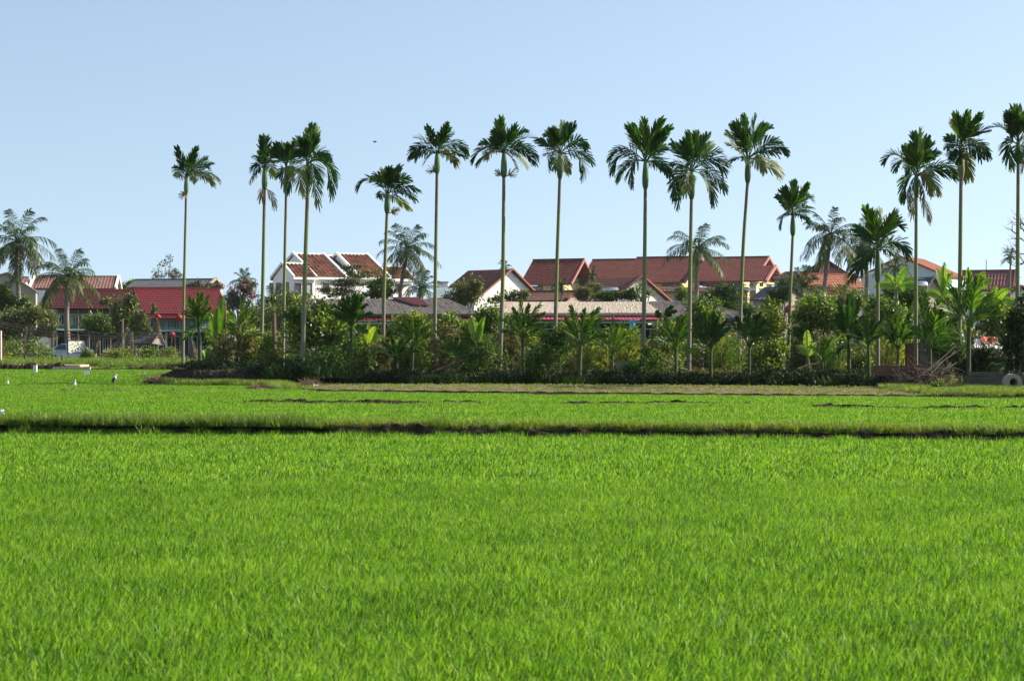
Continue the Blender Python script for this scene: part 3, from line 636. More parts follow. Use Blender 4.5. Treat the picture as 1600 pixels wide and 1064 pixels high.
# --- faded pink tiled roofs behind
g = Gable(62, 455, 235, 8, 190, 54, 432.5, 'L', oh=.4, ohg=.3)
house('tiled_house', 'house with long faded pink tiled roof and raised white end walls behind the maroon roof', 'house', g, 'white', 't_pink', 21, .35, .4, .06, verge='white', verge_ends='LR', ridge='t_pink')
g = Gable(22, 452, 246, 8, 52, 14, 434, 'L', oh=.4, ohg=.3)
house('tiled_house', 'small pink tiled roof seen just right of the beige gable', 'house', g, 'white', 't_pink', 22, .35, .4, .06, ridge='t_pink')
# --- slate grey roof
g = Gable(226, 450.5, 232, -12, 350, 337, 437, 'R', oh=.5, ohg=.4)
house('slate_house', 'house with long slate grey roof behind the crimson roofed veranda house', 'house', g, 'beige', 't_grey', 23, .4, .5, .05, verge='concrete', verge_ends='R', ridge='t_grey', rnd=.6)

# --- long thatched pavilion
def hip_roof(b, eave, ridge, cols, rows, jit, seed, thick=.18):
    """hipped roof sheet between an eave rectangle (4 points) and a ridge line (2 points), ragged surface"""
    r = np.random.default_rng(seed); E = [np.array(q, float) for q in eave]; Rr = [np.array(q, float) for q in ridge]
    for (a, bb, c, d) in ((E[0], E[1], Rr[1], Rr[0]), (E[2], E[3], Rr[0], Rr[1]), (E[1], E[2], Rr[1], Rr[1]), (E[3], E[0], Rr[0], Rr[0])):
        u = np.linspace(0, 1, cols + 1); t = np.linspace(0, 1, rows + 1)
        L = a[None] + (d - a)[None] * t[:, None]; Q_ = bb[None] + (c - bb)[None] * t[:, None]
        V = L[:, None] + (Q_ - L)[:, None] * u[None, :, None]
        V[1:-1, 1:-1, 2] += r.normal(0, jit, V[1:-1, 1:-1, 2].shape); V[:, :, 2] += .02
        V[0, 1:-1, 2] += r.normal(0, jit * .8, cols - 1)
        m = cols + 1; i = np.arange(rows)[:, None] * m; j = np.arange(cols)[None]
        b.add(V.reshape(-1, 3), np.stack([i + j, i + j + 1, i + m + j + 1, i + m + j], -1).reshape(-1, 4))
        b.add([V[0, 0], V[0, -1], V[0, -1] - [0, 0, thick], V[0, 0] - [0, 0, thick]], [[0, 1, 2, 3]])
    b.add([q - np.array([0, 0, thick]) for q in E], [[3, 2, 1, 0]])
    return b
def pavilion(label, x0, x1, ye, Yf, Yb, rx0, rx1, yr, matr, seed, eave_mat='t_rose', posts=6, rail='teal', ex=(0, 0)):
    ze = CZ + (532 - ye) * Yf / FPX; Yr = (Yf + Yb) / 2; zr = CZ + (532 - yr) * Yr / FPX
    T = Thing('pavilion', label, 'pavilion', (GX((x0 + x1) / 2, Yf), Yr, LAND))
    X0, X1 = GX(x0, Yf), GX(x1, Yf)
    T.part('thatch_roof', hip_roof(MB(), [(X0, Yf, ze), (X1, Yf, ze), (X1 + ex[1], Yb, ze), (X0 + ex[0], Yb, ze)], [(GX(rx0, Yr), Yr, zr), (GX(rx1, Yr), Yr, zr)], 120, 10, .012, seed), M[matr])
    rb = MB(); zz = ze - .16
    tile_slope(rb, (X0 - .1, Yf - .55, zz - .26), (X1 + .1, Yf - .55, zz - .26), (X1, Yf + .3, zz - .02), (X0, Yf + .3, zz - .02), int((X1 - X0) / .25), 2, .03, .01, .03, seed, .3)
    T.part('eave_sheet', rb, M[eave_mat])
    b = MB(); T.part('gutter_beam', MB().box((X0 + .2, Yf - .1, zz - .5), (X1 - .2, Yf + .05, zz - .36)), M['tealpale'])
    for k in range(posts):
        x = X0 + .4 + (X1 - X0 - .8) * k / (posts - 1)
        T.part('post', MB().tube([(x, Yf + .2, 0), (x + .03, Yf + .2, zz - .3)], .09, 8), M['wood'])
    b = MB(); zd = 1.9
    b.beam((X0 + .3, Yf + .1, zd + .9), (X1 - .3, Yf + .1, zd + .9), .07); b.beam((X0 + .3, Yf + .1, zd + .15), (X1 - .3, Yf + .1, zd + .15), .07)
    for x in np.arange(X0 + .5, X1 - .4, .45): b.beam((x, Yf + .1, zd), (x, Yf + .1, zd + .9), .045)
    T.part('railing', b, M[rail])
    T.part('deck', MB().box((X0 + .2, Yf + .0, zd - .25), (X1 - .2, Yb - .3, zd)), M['redwood'])
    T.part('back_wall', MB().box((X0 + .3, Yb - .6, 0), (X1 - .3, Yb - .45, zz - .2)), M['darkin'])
    return T
T1 = pavilion('long low pavilion with dark grey thatch patched by a faded red sheet', 488, 752, 491, 128, 138, 478, 700, 467.5, 'thatch_old', 31, 't_maroon', 10)
# red sheet patch laid on this roof
def on_roof(px, py, Yf, ye, Yr, yr):
    t = (ye - py) / (ye - yr); Yq = Yf + (Yr - Yf) * t; return W(px, py, Yq)
A = on_roof(650, 480, 128, 491, 133, 467.5) + [0, 0, .12]; B_ = on_roof(671, 480.5, 128, 491, 133, 467.5) + [0, 0, .12]
rb = MB(); tile_slope(rb, A, B_, on_roof(652, 467.8, 128, 491, 133, 467.5) + [0, 0, .14], on_roof(610, 467.8, 128, 491, 133, 467.5) + [0, 0, .14], 16, 3, .03, .01, .04, 1, .5)
T1.part('patch_sheet', rb, M['t_faded'], label='faded red metal sheet patching the dark thatch')
T2 = pavilion('pavilion with pale straw thatch and rose red eave below the white gables', 746, 1035, 489.5, 130, 140, 790, 1010, 472, 'thatch', 33, 't_rose', 10)
rb = MB(); z_ = CZ + (532 - 494) * 129 / FPX
rb.add([W(727, 494.5, 129.2), W(790, 494.5, 129.2), W(800, 475, 134), W(786, 474.5, 134), W(775, 480, 136), W(727, 495.5, 129.2), W(790, 495.5, 129.2)], [[0, 1, 2, 3], [5, 6, 1, 0]], [[0, 3, 4]])
T2.part('hip_sheet', rb, M['t_rose'])
T3 = pavilion('low pavilion with sagging grey brown thatch behind the third pair of young palms', 1020, 1185, 497, 138, 150, 1015, 1095, 471, 'thatch_old', 35, 't_brown', 6, 'wood', ex=(0, 2))
T3.part('green_sheet', MB().box(W(1052, 496, 136) - [0, .5, .04], W(1090, 494.6, 136)), M['greenroof'])

# --- dark tiled roof with white gable (left of centre)
def gable_front(name, label, xl, xr, yb, ax, ay, Y, depth, skew, mroof, seed, wall='stained', tw=.3, rr=None, ohp=2.5, cat='house'):
    """gable end facing the camera, ridge running back along 'skew'"""
    # left corner at depth Y, right corner further back when th > 0, so the gable looks towards camera right
    th = R(skew); T = Thing(name, label, cat, (GX(ax, Y), Y + depth / 2, LAND)); d = depth * np.array([-math.sin(th), math.cos(th), 0.])
    def Yat(px): u0 = (xl - 800) / FPX; u = (px - 800) / FPX; X0 = u0 * Y; k = (u * Y - X0) / (math.cos(th) - u * math.sin(th)); return Y + k * math.sin(th)
    L, A_, Rr = W(xl, yb, Y), W(ax, ay, Yat(ax)), W(xr, yb, Yat(xr)); Rr[2] = L[2]
    Lg, Rg = L.copy(), Rr.copy(); Lg[2] = Rg[2] = 0
    b = MB(); k = .99; b.add([Lg, Rg, Rr, A_ - [0, 0, .12], L] + [q + d for q in (Lg, Rg, Rr, A_ - [0, 0, .12], L)], [[0, 1, 2, 4], [0, 4, 9, 5], [1, 6, 7, 2], [5, 9, 7, 6]], [[4, 2, 3], [9, 8, 7]]); T.part('wall', b, M[wall])
    o = -d / np.linalg.norm(d) * .25; u1 = (L - A_); u1 = u1 / np.linalg.norm(u1); u2 = (Rr - A_); u2 = u2 / np.linalg.norm(u2)
    rb = MB(); Ln = depth; rows = max(4, int(np.linalg.norm(L - A_) / .35))
    LL = L + u1 * ohp * .1 + o; RR = Rr + u2 * ohp * .1 + o; AA = A_ + o
    tile_slope(rb, LL + d, LL, AA, AA + d, int(Ln / tw), rows, .05, .03, .1, seed)
    tile_slope(rb, RR, RR + d, AA + d, AA, int(Ln / tw), rows, .05, .03, .1, seed + 1)
    rf = T.part('roof', rb, M[mroof]); q = -d / np.linalg.norm(d) * .1 + np.array([0, 0, .06])
    T.part('verge_trim', MB().beam(LL + q, AA + q, .26, .14), M[rr or mroof], parent=rf); T.part('verge_trim', MB().beam(RR + q, AA + q, .262, .141), M[rr or mroof], parent=rf)
    return T, (L, A_, Rr, d)
T, _ = gable_front('gable_house', 'white weather stained gable end with dark mossy tiles left of the centre areca trunk', 741, 846, 468, 797, 421, 203, 6.4, 46, 't_dark', 41, rr='t_salmon')
T, _ = gable_front('gable_house', 'white gable end with a grey lean-to roof and solar water heater on its left', 955, 1043, 468, 999, 431.5, 198, 6.6, 46, 't_brown', 43, rr='t_salmon')
o = W(952, 453, 197.5)
TT = Thing('solar_water_heater', 'solar water heater with silver tank on the roof left of the second white gable', 'water heater', o)
TT.part('tank', MB().tube([o + [-.9, 0, 0], o + [-.85, 0, .0], o + [.85, 0, 0], o + [.9, 0, 0]], [.15, .27, .27, .15], 12), M['metal'], smooth=True)
b = MB()
for k in range(12): b.tube([o + [-.8 + k * .145, -.1, -.15], o + [-.8 + k * .145, -.9, -.75]], .03, 5)
TT.part('collector', b, M['solar']); b = MB()
for sx in (-.85, .85): b.beam(o + [sx, 0, -.1], o + [sx, .1, -.9], .05); b.beam(o + [sx, -.9, -.8], o + [sx, .1, -.9], .05)
TT.part('stand', b, M['concrete'])
# brown low roof between
g = Gable(842, 471, 195, -28, 926, 906, 455.5, 'R', oh=.4, ohg=.3)
house('shed', 'low brown tiled roof between the two white gables', 'house', g, 'concrete', 't_brown', 45, .3, .35, .04, verge='t_salmon', verge_ends='R', ridge='t_brown')
# small grey blue roof and white box behind grove, left of centre
T = Thing('shed', 'small blue grey sheet roof right of the tall coconut palm in the middle', 'shed', (GX(700, 190), 192, LAND))
rb = MB(); tile_slope(rb, W(672, 466, 190), W(708, 466, 190), W(722, 450, 194), W(684, 450, 194), 30, 6, .03, .02, .05, 4); T.part('roof', rb, M['t_blue'])
T.part('wall', MB().box((GX(674, 190), 190.3, 0), (GX(708, 190), 193.6, CZ + (532 - 465.5) * 190 / FPX)), M['white'])
T = Thing('water_tower', 'small white roof box on the skyline right of the tall coconut palm in the middle', 'roof box', (GX(692, 240), 241, LAND))
T.part('wall', MB().box((GX(683, 240), 240, 0), (GX(700, 240), 243, CZ + (532 - 441.5) * 240 / FPX)), M['white'])
T.part('slab', MB().box((GX(682, 240), 239.8, CZ + (532 - 441.5) * 240 / FPX), (GX(701, 240), 243.2, CZ + (532 - 440) * 240 / FPX)), M['concrete'])

# --- big red roofed complex
RT = Thing('guesthouse', 'large yellow walled building with long stepped red tiled roofs on the skyline', 'building', (GX(1010, 285), 292, LAND))
def red_block(ex0, ey, Y0, th, ex1, ax, ay, sd, wins=(), wy=(0, 0), mat='t_red', oh=1.0, gw='cream'):
    g = Gable(ex0, ey, Y0, th, ex1, ax, ay, 'R', oh=oh, ohg=2.2)
    RT.part('wall', g.walls(MB()), M[gw]); rf = RT.part('roof', g.roof(MB(), .36, .4, .06, .04, sd, .9), M[mat])
    v = MB(); g.verge(v, 'R', .2, .3, lift=-.05); RT.part('verge_trim', v, M['t_faded'], parent=rf); RT.part('ridge_cap', g.ridge(MB(), .3, .2), M['t_red'], parent=rf)
    RT.part('fascia', g.eave(MB(), .12, .18), M['t_brown'], parent=rf)
    for a in wins: g.window(RT, a[0], wy[0], a[1], wy[1], 'frame', 'glass', mull=3)
    return g
g1 = red_block(812, 443.5, 268, -24, 893, 913, 405.5, 51, [(830, 848), (862, 880)], (447, 455))
g2 = red_block(906, 436, 300, -20, 1012, 1030, 405, 52)
g3 = red_block(968, 441, 276, -22, 1070, 1095, 401.5, 53, [(1035, 1062)], (443, 447.5))
g4 = red_block(1076, 439, 270, -22, 1178, 1202, 401.8, 54, [(1098, 1124), (1137, 1163)], (443, 448))
# lower roof strip with shaded wall
rb = MB(); tile_slope(rb, W(1025, 456, 268), W(1170, 456, 262), W(1170, 449, 264), W(1025, 449, 270), 70, 2, .05, .03, .08, 9); RT.part('lower_roof', rb, M['t_brown'])
RT.part('lower_wall', MB().add([W(1028, 456, 268.5), W(1168, 456, 262.6), (GX(1168, 262.6), 262.6, 0), (GX(1028, 268.5), 268.5, 0), W(1028, 456, 269), W(1168, 456, 263)], [[0, 3, 2, 1]]), M['beige'])
g5 = Gable(1150, 439, 262, -22, 1197, 1212, 415.5, 'R', oh=.9, ohg=1.6)
RT.part('wall', g5.walls(MB()), M['cream']); rf = RT.part('roof', g5.roof(MB(), .36, .4, .06, .04, 55), M['t_red'])
RT.part('verge_trim', g5.verge(MB(), 'R', .3, .4, lift=-.05), M['t_faded'], parent=rf)
b = MB()
for k in range(6):
    t = k / 6; y0 = g5.h * t; z = g5.ze + (g5.zr - g5.ze) * t - .25
    b.beam(g5.P(g5.L - 1.7, y0, z), g5.P(g5.L - .05, y0, z), .1); b.beam(g5.P(g5.L - 1.7, 2 * g5.h - y0, z), g5.P(g5.L - .05, 2 * g5.h - y0, z), .1)
b.beam(g5.P(g5.L - .5, .2, g5.ze - .2), g5.P(g5.L - .5, g5.h * 2 - .2, g5.ze - .2), .2)
RT.part('rafters', b, M['cream'])
for a in ((1172, 1178), (1187, 1193)): g5.window(RT, a[0], 442, a[1], 448, 'white', 'glass', mull=1)
plate(g5, RT, 'balcony', 0, g5.L - 1.2, -.6, .9, CZ + (532 - 454) * 262 / FPX, CZ + (532 - 450) * 262 / FPX, 'white')

# --- dark conical roof and orange roof (right)
def pyramid_roof(name, label, cx, wpx, ye, yt, Y, mat, matw, seed):
    T = Thing(name, label, 'house', (GX(cx, Y), Y, LAND)); h = wpx / 2 * Y / FPX; ze = CZ + (532 - ye) * Y / FPX; zt = CZ + (532 - yt) * Y / FPX; X = GX(cx, Y)
    c = [np.array([X + h * 1.25 * math.cos(a), Y + h * 1.25 * math.sin(a), ze]) for a in (R(-115), R(-25), R(65), R(155))]; ap = np.array([X, Y, zt]); rb = MB()
    for k in range(4):
        a, b_ = c[k], c[(k + 1) % 4]; e = (b_ - a) * .01; tile_slope(rb, a, b_, ap + e, ap - e, int(np.linalg.norm(b_ - a) / .35), 14, .06, .05, .06, seed + k)
    T.part('roof', rb, M[mat]); w = MB(); cc = [q * .0 + np.array([X, Y, 0]) + (q - np.array([X, Y, ze])) * .8 for q in c]
    w.add(cc + [q + np.array([0, 0, ze + .05]) for q in cc], [[i, (i + 1) % 4, 4 + (i + 1) % 4, 4 + i] for i in range(4)]); T.part('wall', w, M[matw])
    T.part('finial', MB().tube([ap, ap + [0, 0, .9]], [.2, .08], 8), M['t_dark']); return T
pyramid_roof('hip_house', 'dark pointed pyramid roof behind the tall coconut palm on the right', 1289, 64, 430, 404, 225, 't_dark', 'cream', 61)
g = Gable(1262, 449, 205, 25, 1352, 1247, 428.5, 'L', oh=.4, ohg=.3)
house('tiled_house', 'low house with salmon orange tiled roof below the dark pyramid roof', 'house', g, 'beige', 't_salmon', 62, .34, .4, .05, ridge='t_salmon', verge='t_faded')
g = Gable(1285, 464, 198, 25, 1352, 1276, 450, 'L', oh=.4, ohg=.3)
house('tiled_house', 'lower salmon roofed annex in front of the pyramid roofed house', 'house', g, 'beige', 't_salmon', 63, .34, .4, .05, ridge='t_salmon')
# pale blue house with orange roof
T, _ = gable_front('gable_house', 'pale blue walled house with bright orange tiled roof behind the right hand palms', 1345, 1478, 433, 1408, 401, 226, 9, -28, 't_salmon', 65, wall='bluewall')
T.part('porch_roof', MB().add([W(1343, 431, 221), W(1396, 414, 221), W(1396, 417, 221), W(1343, 434, 221)], [[0, 3, 2, 1]]), M['white'])
# dark roof with tank
T, _ = gable_front('gable_house', 'grey gabled house with dark roof and a steel tank right of the orange roof', 1440, 1474, 458, 1455, 433, 192, 4.6, 36, 't_grey', 66, wall='beige')
o = W(1436, 446, 187); TT = Thing('water_tank', 'shiny steel water tank on the dark roof between two areca trunks', 'water tank', o)
TT.part('tank', MB().tube([o + [-.8, 0, 0], o + [-.65, 0, 0], o + [.65, 0, 0], o + [.8, 0, 0]], [.2, .4, .4, .2], 12), M['metal'], smooth=True)
b = MB()
for sx in (-.5, .5): b.beam(o + [sx, 0, -.35], o + [sx, 0, -1.1], .07)
b.beam(o + [-.95, 0, .65], o + [.5, 0, .65], .04); b.beam(o + [-.95, 0, -.3], o + [-.95, 0, .65], .04); TT.part('stand', b, M['white'])
# red roofs far right
g = Gable(1506, 455, 235, -20, 1592, 1588, 423, 'R', oh=.4, ohg=.5)
house('tiled_house', 'house with broad dusty red tiled roof behind the banana leaves', 'house', g, 'white', 't_pink2', 67, .36, .4, .06, ridge='t_red', verge='t_faded', verge_ends='R')
T, _ = gable_front('gable_house', 'small white gable under a red roof at the right edge', 1566, 1622, 468, 1592, 447, 205, 4, 30, 't_red', 68, wall='white')
T, _ = gable_front('gable_house', 'pale house with rounded gable beside the banana leaves', 1478, 1512, 446, 1495, 429, 240, 8, 10, 't_red', 69, wall='beige')
o = W(1568, 402, 236); single('antenna', 'thin radio mast on the red roof at right', 'antenna', MB().tube([W(1541, 424, 240), W(1541, 406, 240)], .05, 4), M['cable'], W(1541, 424, 240))
g = Gable(1205, 436, 252, -30, 1240, 1262, 424, 'R', oh=.3, ohg=.3)
house('slate_house', 'strip of dark roof between the red roofed building and the pyramid roof', 'house', g, 'beige', 't_dark', 70, .4, .5, .05)
g = Gable(1170, 468, 190, -35, 1215, 1240, 448, 'R', oh=.3, ohg=.3)
house('slate_house', 'low slate roof just right of the dense dark tree', 'house', g, 'concrete', 't_grey', 71, .4, .5, .05)
g = Gable(1236, 487, 120, 30, 1262, 1230, 477, 'L', oh=.2, ohg=.2)
house('shed', 'small rose red shed roof seen through the grove right of the twelfth areca trunk', 'shed', g, 'wood', 't_faded', 72, .3, .4, .04)
#PART3
# ---------------------------------------------------------------- palms
def frond_geo(b, P0, P1, P2, nl, ll, lw, up, droop=.2, vb=(.2, .6), lift=.35, ang=(35, 62), r=None, rach=.025, prof='areca', start=.16):
    """feather leaf: curved midrib and two rows of folded leaflets"""
    r = r or rng; P0, P1, P2 = [np.array(q, float) for q in (P0, P1, P2)]
    tt = np.linspace(0, 1, 7); C = ((1 - tt) ** 2)[:, None] * P0 + (2 * tt * (1 - tt))[:, None] * P1 + (tt ** 2)[:, None] * P2
    b.tube(C, rach * (1 - .8 * tt), 5, v=vb[0] + .3, cap=False)
    t = np.linspace(start, 1.0, nl); t = np.concatenate([t, t]); sd = np.r_[-np.ones(nl), np.ones(nl)]
    t = np.clip(t + r.normal(0, .008, len(t)), 0, 1)
    C = ((1 - t) ** 2)[:, None] * P0 + (2 * t * (1 - t))[:, None] * P1 + (t ** 2)[:, None] * P2
    T = (2 * (1 - t))[:, None] * (P1 - P0) + (2 * t)[:, None] * (P2 - P1); T /= np.linalg.norm(T, axis=1)[:, None] + 1e-9
    S = np.cross(T, up); S /= np.linalg.norm(S, axis=1)[:, None] + 1e-9; Nn = np.cross(S, T)
    A = np.radians(np.interp(t, [0, 1], [ang[1], ang[0] if prof != 'areca' else 12]))
    A = A + r.normal(0, .07, len(t))
    D = S * (sd * np.sin(A))[:, None] + T * np.cos(A)[:, None] + Nn * (lift + r.normal(0, .12, len(t)))[:, None]
    D /= np.linalg.norm(D, axis=1)[:, None]
    L = ll * np.interp(t, [0, .2, .55, .85, 1], [.55, .9, 1, .8, .62]) * r.uniform(.86, 1.1, len(t))
    Wd = np.cross(D, Nn); Wd /= np.linalg.norm(Wd, axis=1)[:, None]; w = lw * r.uniform(.8, 1.2, len(t)) * np.interp(t, [0, .3, .9, 1], [.7, 1, 1.1, 1.2])
    g = np.array([0, 0, -1.]); vv = r.uniform(vb[0], vb[1], len(t)); V = []
    dr = droop * r.uniform(.6, 1.4, len(t))
    for s_, wk in ((0, .35), (.4, 1.0), (.78, .95), (1.0, .25 if prof != 'areca' else .55)):
        p = C + D * (L * s_)[:, None] + g[None] * (L * dr * s_ ** 2)[:, None]
        V.append(p - Wd * (w * wk / 2)[:, None]); V.append(p + Wd * (w * wk / 2)[:, None])
    V = np.stack(V, 1); n = len(t); i = np.arange(n)[:, None] * 8; j = np.array([0, 2, 4])[None]
    b.add(V.reshape(-1, 3), np.stack([i + j, i + j + 1, i + j + 3, i + j + 2], -1).reshape(-1, 4), v=np.repeat(vv, 8))

def pxv(dx, dy, dd, Y): return np.array([dx * Y / FPX, dd, -dy * Y / FPX])
def areca(label, Y, base, tk, crown, sbot, fr, seed, rad=.085, ctrl={}, old=(), dead=(), infl=(), shaft_old=False, z0=LAND - .05, extra=2, ll=.62, grp='tall slender areca palms rising over the grove'):
    """tall areca fitted to pixels: base x, trunk knee points, crown base, shaft bottom y, frond tips"""
    r = np.random.default_rng(seed); T = Thing('areca_palm', label, 'palm tree', (GX(base, Y), Y, z0), grp)
    bx = GX(base, Y); cx, cz = GX(crown[0], Y), CZ + (532 - crown[1]) * Y / FPX; sz = CZ + (532 - sbot) * Y / FPX
    sx = GX(tk[-1][0] if tk else crown[0], Y) if False else GX(crown[0] - (crown[0] - base) * .03, Y)
    t = np.linspace(0, 1, 26); zz = z0 + (sz - z0) * t
    xx = np.interp(zz, [z0] + [CZ + (532 - k[1]) * Y / FPX for k in tk] + [sz], [bx] + [GX(k[0], Y) for k in tk] + [sx])
    xx = np.convolve(np.pad(xx, 2, mode='edge'), np.ones(5) / 5, 'valid'); xx[0] = bx; xx[-1] = sx
    rr = .86 * rad * (1.35 - .42 * t) * (1 + .0 * t); rr[0] *= 1.35
    T.part('trunk', MB().tube(np.c_[xx, np.full(26, Y), zz], rr, 10), M['areca_trunk'], smooth=True)
    hs = cz - sz; q = np.linspace(0, 1, 9); sr = rad * np.array([.95, 1.45, 1.62, 1.6, 1.5, 1.35, 1.15, .95, .75])
    T.part('crownshaft', MB().tube(np.c_[sx + (cx - sx) * q, np.full(9, Y), sz - .02 + (hs + .15) * q], sr, 12), M['shaft_old' if shaft_old else 'shaft'], smooth=True)
    b = MB(); o = np.array([cx, Y, cz]); Lm = 66.
    nf = len(fr); order = r.permutation(nf)
    for k, tp in enumerate(fr):
        dx, dy = (tp[0] - crown[0]) * .86, (tp[1] - crown[1]) * .86; l2 = math.hypot(dx, dy)
        dd = math.sqrt(max(0, Lm ** 2 - l2 ** 2)) * .55 * (1 if (order[k] % 2) else -1) * Y / FPX
        tip = o + pxv(dx, dy, dd, Y)
        if len(tp) > 2 and tp[2] is not None: c = o + pxv((tp[2] - crown[0]) * .9, (tp[3] - crown[1]) * .9, dd * .5, Y)
        else:
            up_ = .34 * abs(dx) + (.25 * abs(dy) if dy > 0 else 0)
            c = o + pxv(dx * .52, dy * .5 - up_, dd * .5, Y)
        isold = k in old; a = r.uniform(0, 1)
        face = np.array([r.normal(0, .5), -1.0 if r.random() < .75 else .8, .9 if abs(dx) > abs(dy) * .8 else .25]); face /= np.linalg.norm(face)
        upr = dy < -28 and abs(dx) < 1.1 * abs(dy); vb = (.68, .98) if isold else ((.28, .74) if dy < -42 else (.08, .5))
        frond_geo(b, o + r.normal(0, .03, 3), c, tip, 24, ll * (1.0 if upr else .9) * (.8 + .2 * min(1, l2 / 60)), .054 if upr else .047, face, .35 if dy > -15 else .08, vb, .2, (30, 34 if upr else 58), r, start=.3 if upr else .18)
    for k in range(extra):
        a = r.uniform(0, 6.28); tip = o + np.array([math.cos(a) * .45, math.sin(a) * 1.0, r.uniform(.5, 1.1)]); c = o + np.array([math.cos(a) * .15, math.sin(a) * .5, .8])
        frond_geo(b, o, c, tip, 20, ll * .9, .056, (r.normal(0, .3), -1, .5), .15, (.2, .6), .25, (30, 58), r)
    T.part('crown', b, M['areca'])
    for tp in dead:
        d = MB(); p0 = np.array([sx, Y, sz + .05]); tip = p0 + pxv(tp[0] - (crown[0]), tp[1] - sbot, -.2, Y); c = (p0 + tip) / 2 + [(tip[0] - p0[0]) * .3, 0, .25]
        frond_geo(d, p0, c, tip, 13, .38, .028, (0, -1, .2), .6, (.85, 1.0), .1, (20, 40), r); T.part('dead_frond', d, M['areca'])
    for (ix, iy, irad) in infl:
        d = MB(); p0 = np.array([sx, Y, sz - .02]); cpt = np.array([GX(ix, Y), Y - .1, CZ + (532 - iy) * Y / FPX]); rad_ = irad * Y / FPX
        for q_ in range(34):
            a = r.uniform(0, 6.28); e = r.normal(0, .6); v = np.array([math.cos(a), math.sin(e) * .6, math.sin(a)]) * rad_ * r.uniform(.7, 1.05) + (cpt - p0) * .25
            m = (p0 + cpt) / 2 + v * .35; d.tube([p0 if q_ < 4 else cpt * .6 + p0 * .4, m * .5 + cpt * .5, cpt + v], [.016, .014, .008], 4, v=r.random(), cap=False)
        T.part('flower_cluster', d, M['flower'])
    return T

areca('leftmost tall areca palm, its wind swept crown blown to the right', 103, 285.5, [(287, 470)], (291, 277), 303,
      [(280, 230), (304, 225), (312, 233), (320, 242), (328, 250), (334, 261), (341, 277, 322, 258), (333, 285, 318, 262), (313, 286, 305, 268), (278, 262), (279, 277), (325, 270)], 1, .075, old=(8, 7), infl=[(287, 305, 8)])
areca('second tall areca palm from the left, with a brown dead frond hanging at its crownshaft', 92, 407, [(411, 430)], (413.5, 262), 296,
      [(413, 213), (421, 214), (404, 234), (401, 246), (439, 226, 425, 232), (387, 260, 400, 246), (384, 278, 398, 248), (435, 254, 425, 248), (434, 277, 428, 252), (396, 266)], 2, old=(8,), dead=[(430, 322), (410, 310)])
areca('third tall areca palm from the left, squeezed between two close neighbours', 93, 441.5, [(445, 400)], (447.5, 262), 293,
      [(444, 221), (450, 223), (466, 222, 456, 235), (456, 226), (428, 234), (466, 247, 458, 243), (461, 276, 458, 255), (457, 304, 462, 262), (441, 293, 434, 258), (430, 272), (468, 266), (436, 228)], 3, .075, old=(6,))
areca('fourth tall areca palm from the left, thicker trunk and tallest crown of the left trio', 86, 472, [(476, 440)], (481.5, 256), 287,
      [(486, 190), (495, 195), (502, 214, 492, 215), (520, 247, 500, 225), (529, 277, 512, 235), (523, 302, 522, 232), (474, 222), (466, 241), (499, 324, 492, 262), (474, 304, 466, 262), (497, 279, 494, 252), (505, 237), (478, 200)], 4, .1, old=(9,), ll=.7)
areca('fifth tall areca palm from the left, shorter, in front of a coconut palm', 90, 597.5, [(600, 450)], (605, 303), 333,
      [(557, 290, 578, 262), (594.5, 262), (624, 256, 610, 280), (602, 262), (612, 262), (644, 281, 624, 275), (658, 297, 630, 285), (654, 313, 632, 290), (640, 325, 618, 305), (588, 304), (634, 276)], 5, infl=[(616, 331, 9)], old=(8,))
areca('sixth tall areca palm from the left, with a yellow flower cluster below its crown', 90, 678.5, [(680, 450)], (683, 241), 271,
      [(636, 245, 656, 212), (650, 216), (667.5, 199), (702, 195), (690, 197), (712, 210), (734, 232, 715, 206), (715, 253, 704, 232), (646, 248, 660, 228), (712, 244), (660, 250), (727, 240)], 6, infl=[(675, 266, 9)], old=(7, 9))
areca('seventh tall areca palm, its green crownshaft ringed by a pale flower cluster', 88, 780, [(786, 430)], (787.5, 240), 277,
      [(777, 185), (784, 184), (772, 207), (769, 215), (734, 244, 752, 212), (750, 219), (757, 249, 765, 226), (822, 199, 802, 205), (808, 197), (837, 215, 812, 208), (844, 246, 822, 212), (840, 256, 815, 220), (808, 259, 800, 240), (825, 254), (744, 250)], 7, .09, old=(6, 13), infl=[(780, 272, 7), (799, 272, 9)])
areca('eighth tall areca palm, a fan of upright fronds over one bent trunk', 88, 865.5, [(870, 420)], (875, 240), 279,
      [(879.5, 187), (866, 195), (859, 205), (899, 195), (890, 190), (852, 211), (838, 215, 855, 222), (918, 215, 900, 207), (921, 230, 905, 214), (929, 255, 912, 228), (918, 275, 922, 236), (853, 264, 852, 230), (892, 265), (864, 267, 866, 244), (843, 226)], 8, .085, old=(12,))
areca('ninth tall areca palm, with a thin spear leaf pointing straight up', 87, 1004.5, [(1007, 430)], (1008.5, 254), 295,
      [(983.6, 192), (990, 192), (1005, 186), (1033, 184, 1016, 208), (1045, 197, 1020, 215), (1039, 206), (1044, 224), (949, 240, 970, 210), (952, 262, 964, 218), (962.5, 275, 980, 238), (982, 291, 974, 246), (1050, 236, 1028, 226), (1051, 279, 1036, 242), (1048, 264)], 9, .09, ll=.66)
areca('tenth tall areca palm, its lower fronds hanging on both sides', 86, 1076, [(1078, 440)], (1080.6, 267), 311,
      [(1090, 203), (1074, 207), (1051, 217), (1063, 221), (1108, 206), (1117, 218), (1131, 232, 1108, 230), (1140, 254, 1118, 232), (1134, 269, 1124, 238), (1135, 298, 1115, 258), (1122, 314, 1114, 270), (1059, 322, 1056, 266), (1047, 312, 1050, 262), (1066, 306), (1051, 252), (1053, 264)], 10, .09, old=(13,), ll=.66)
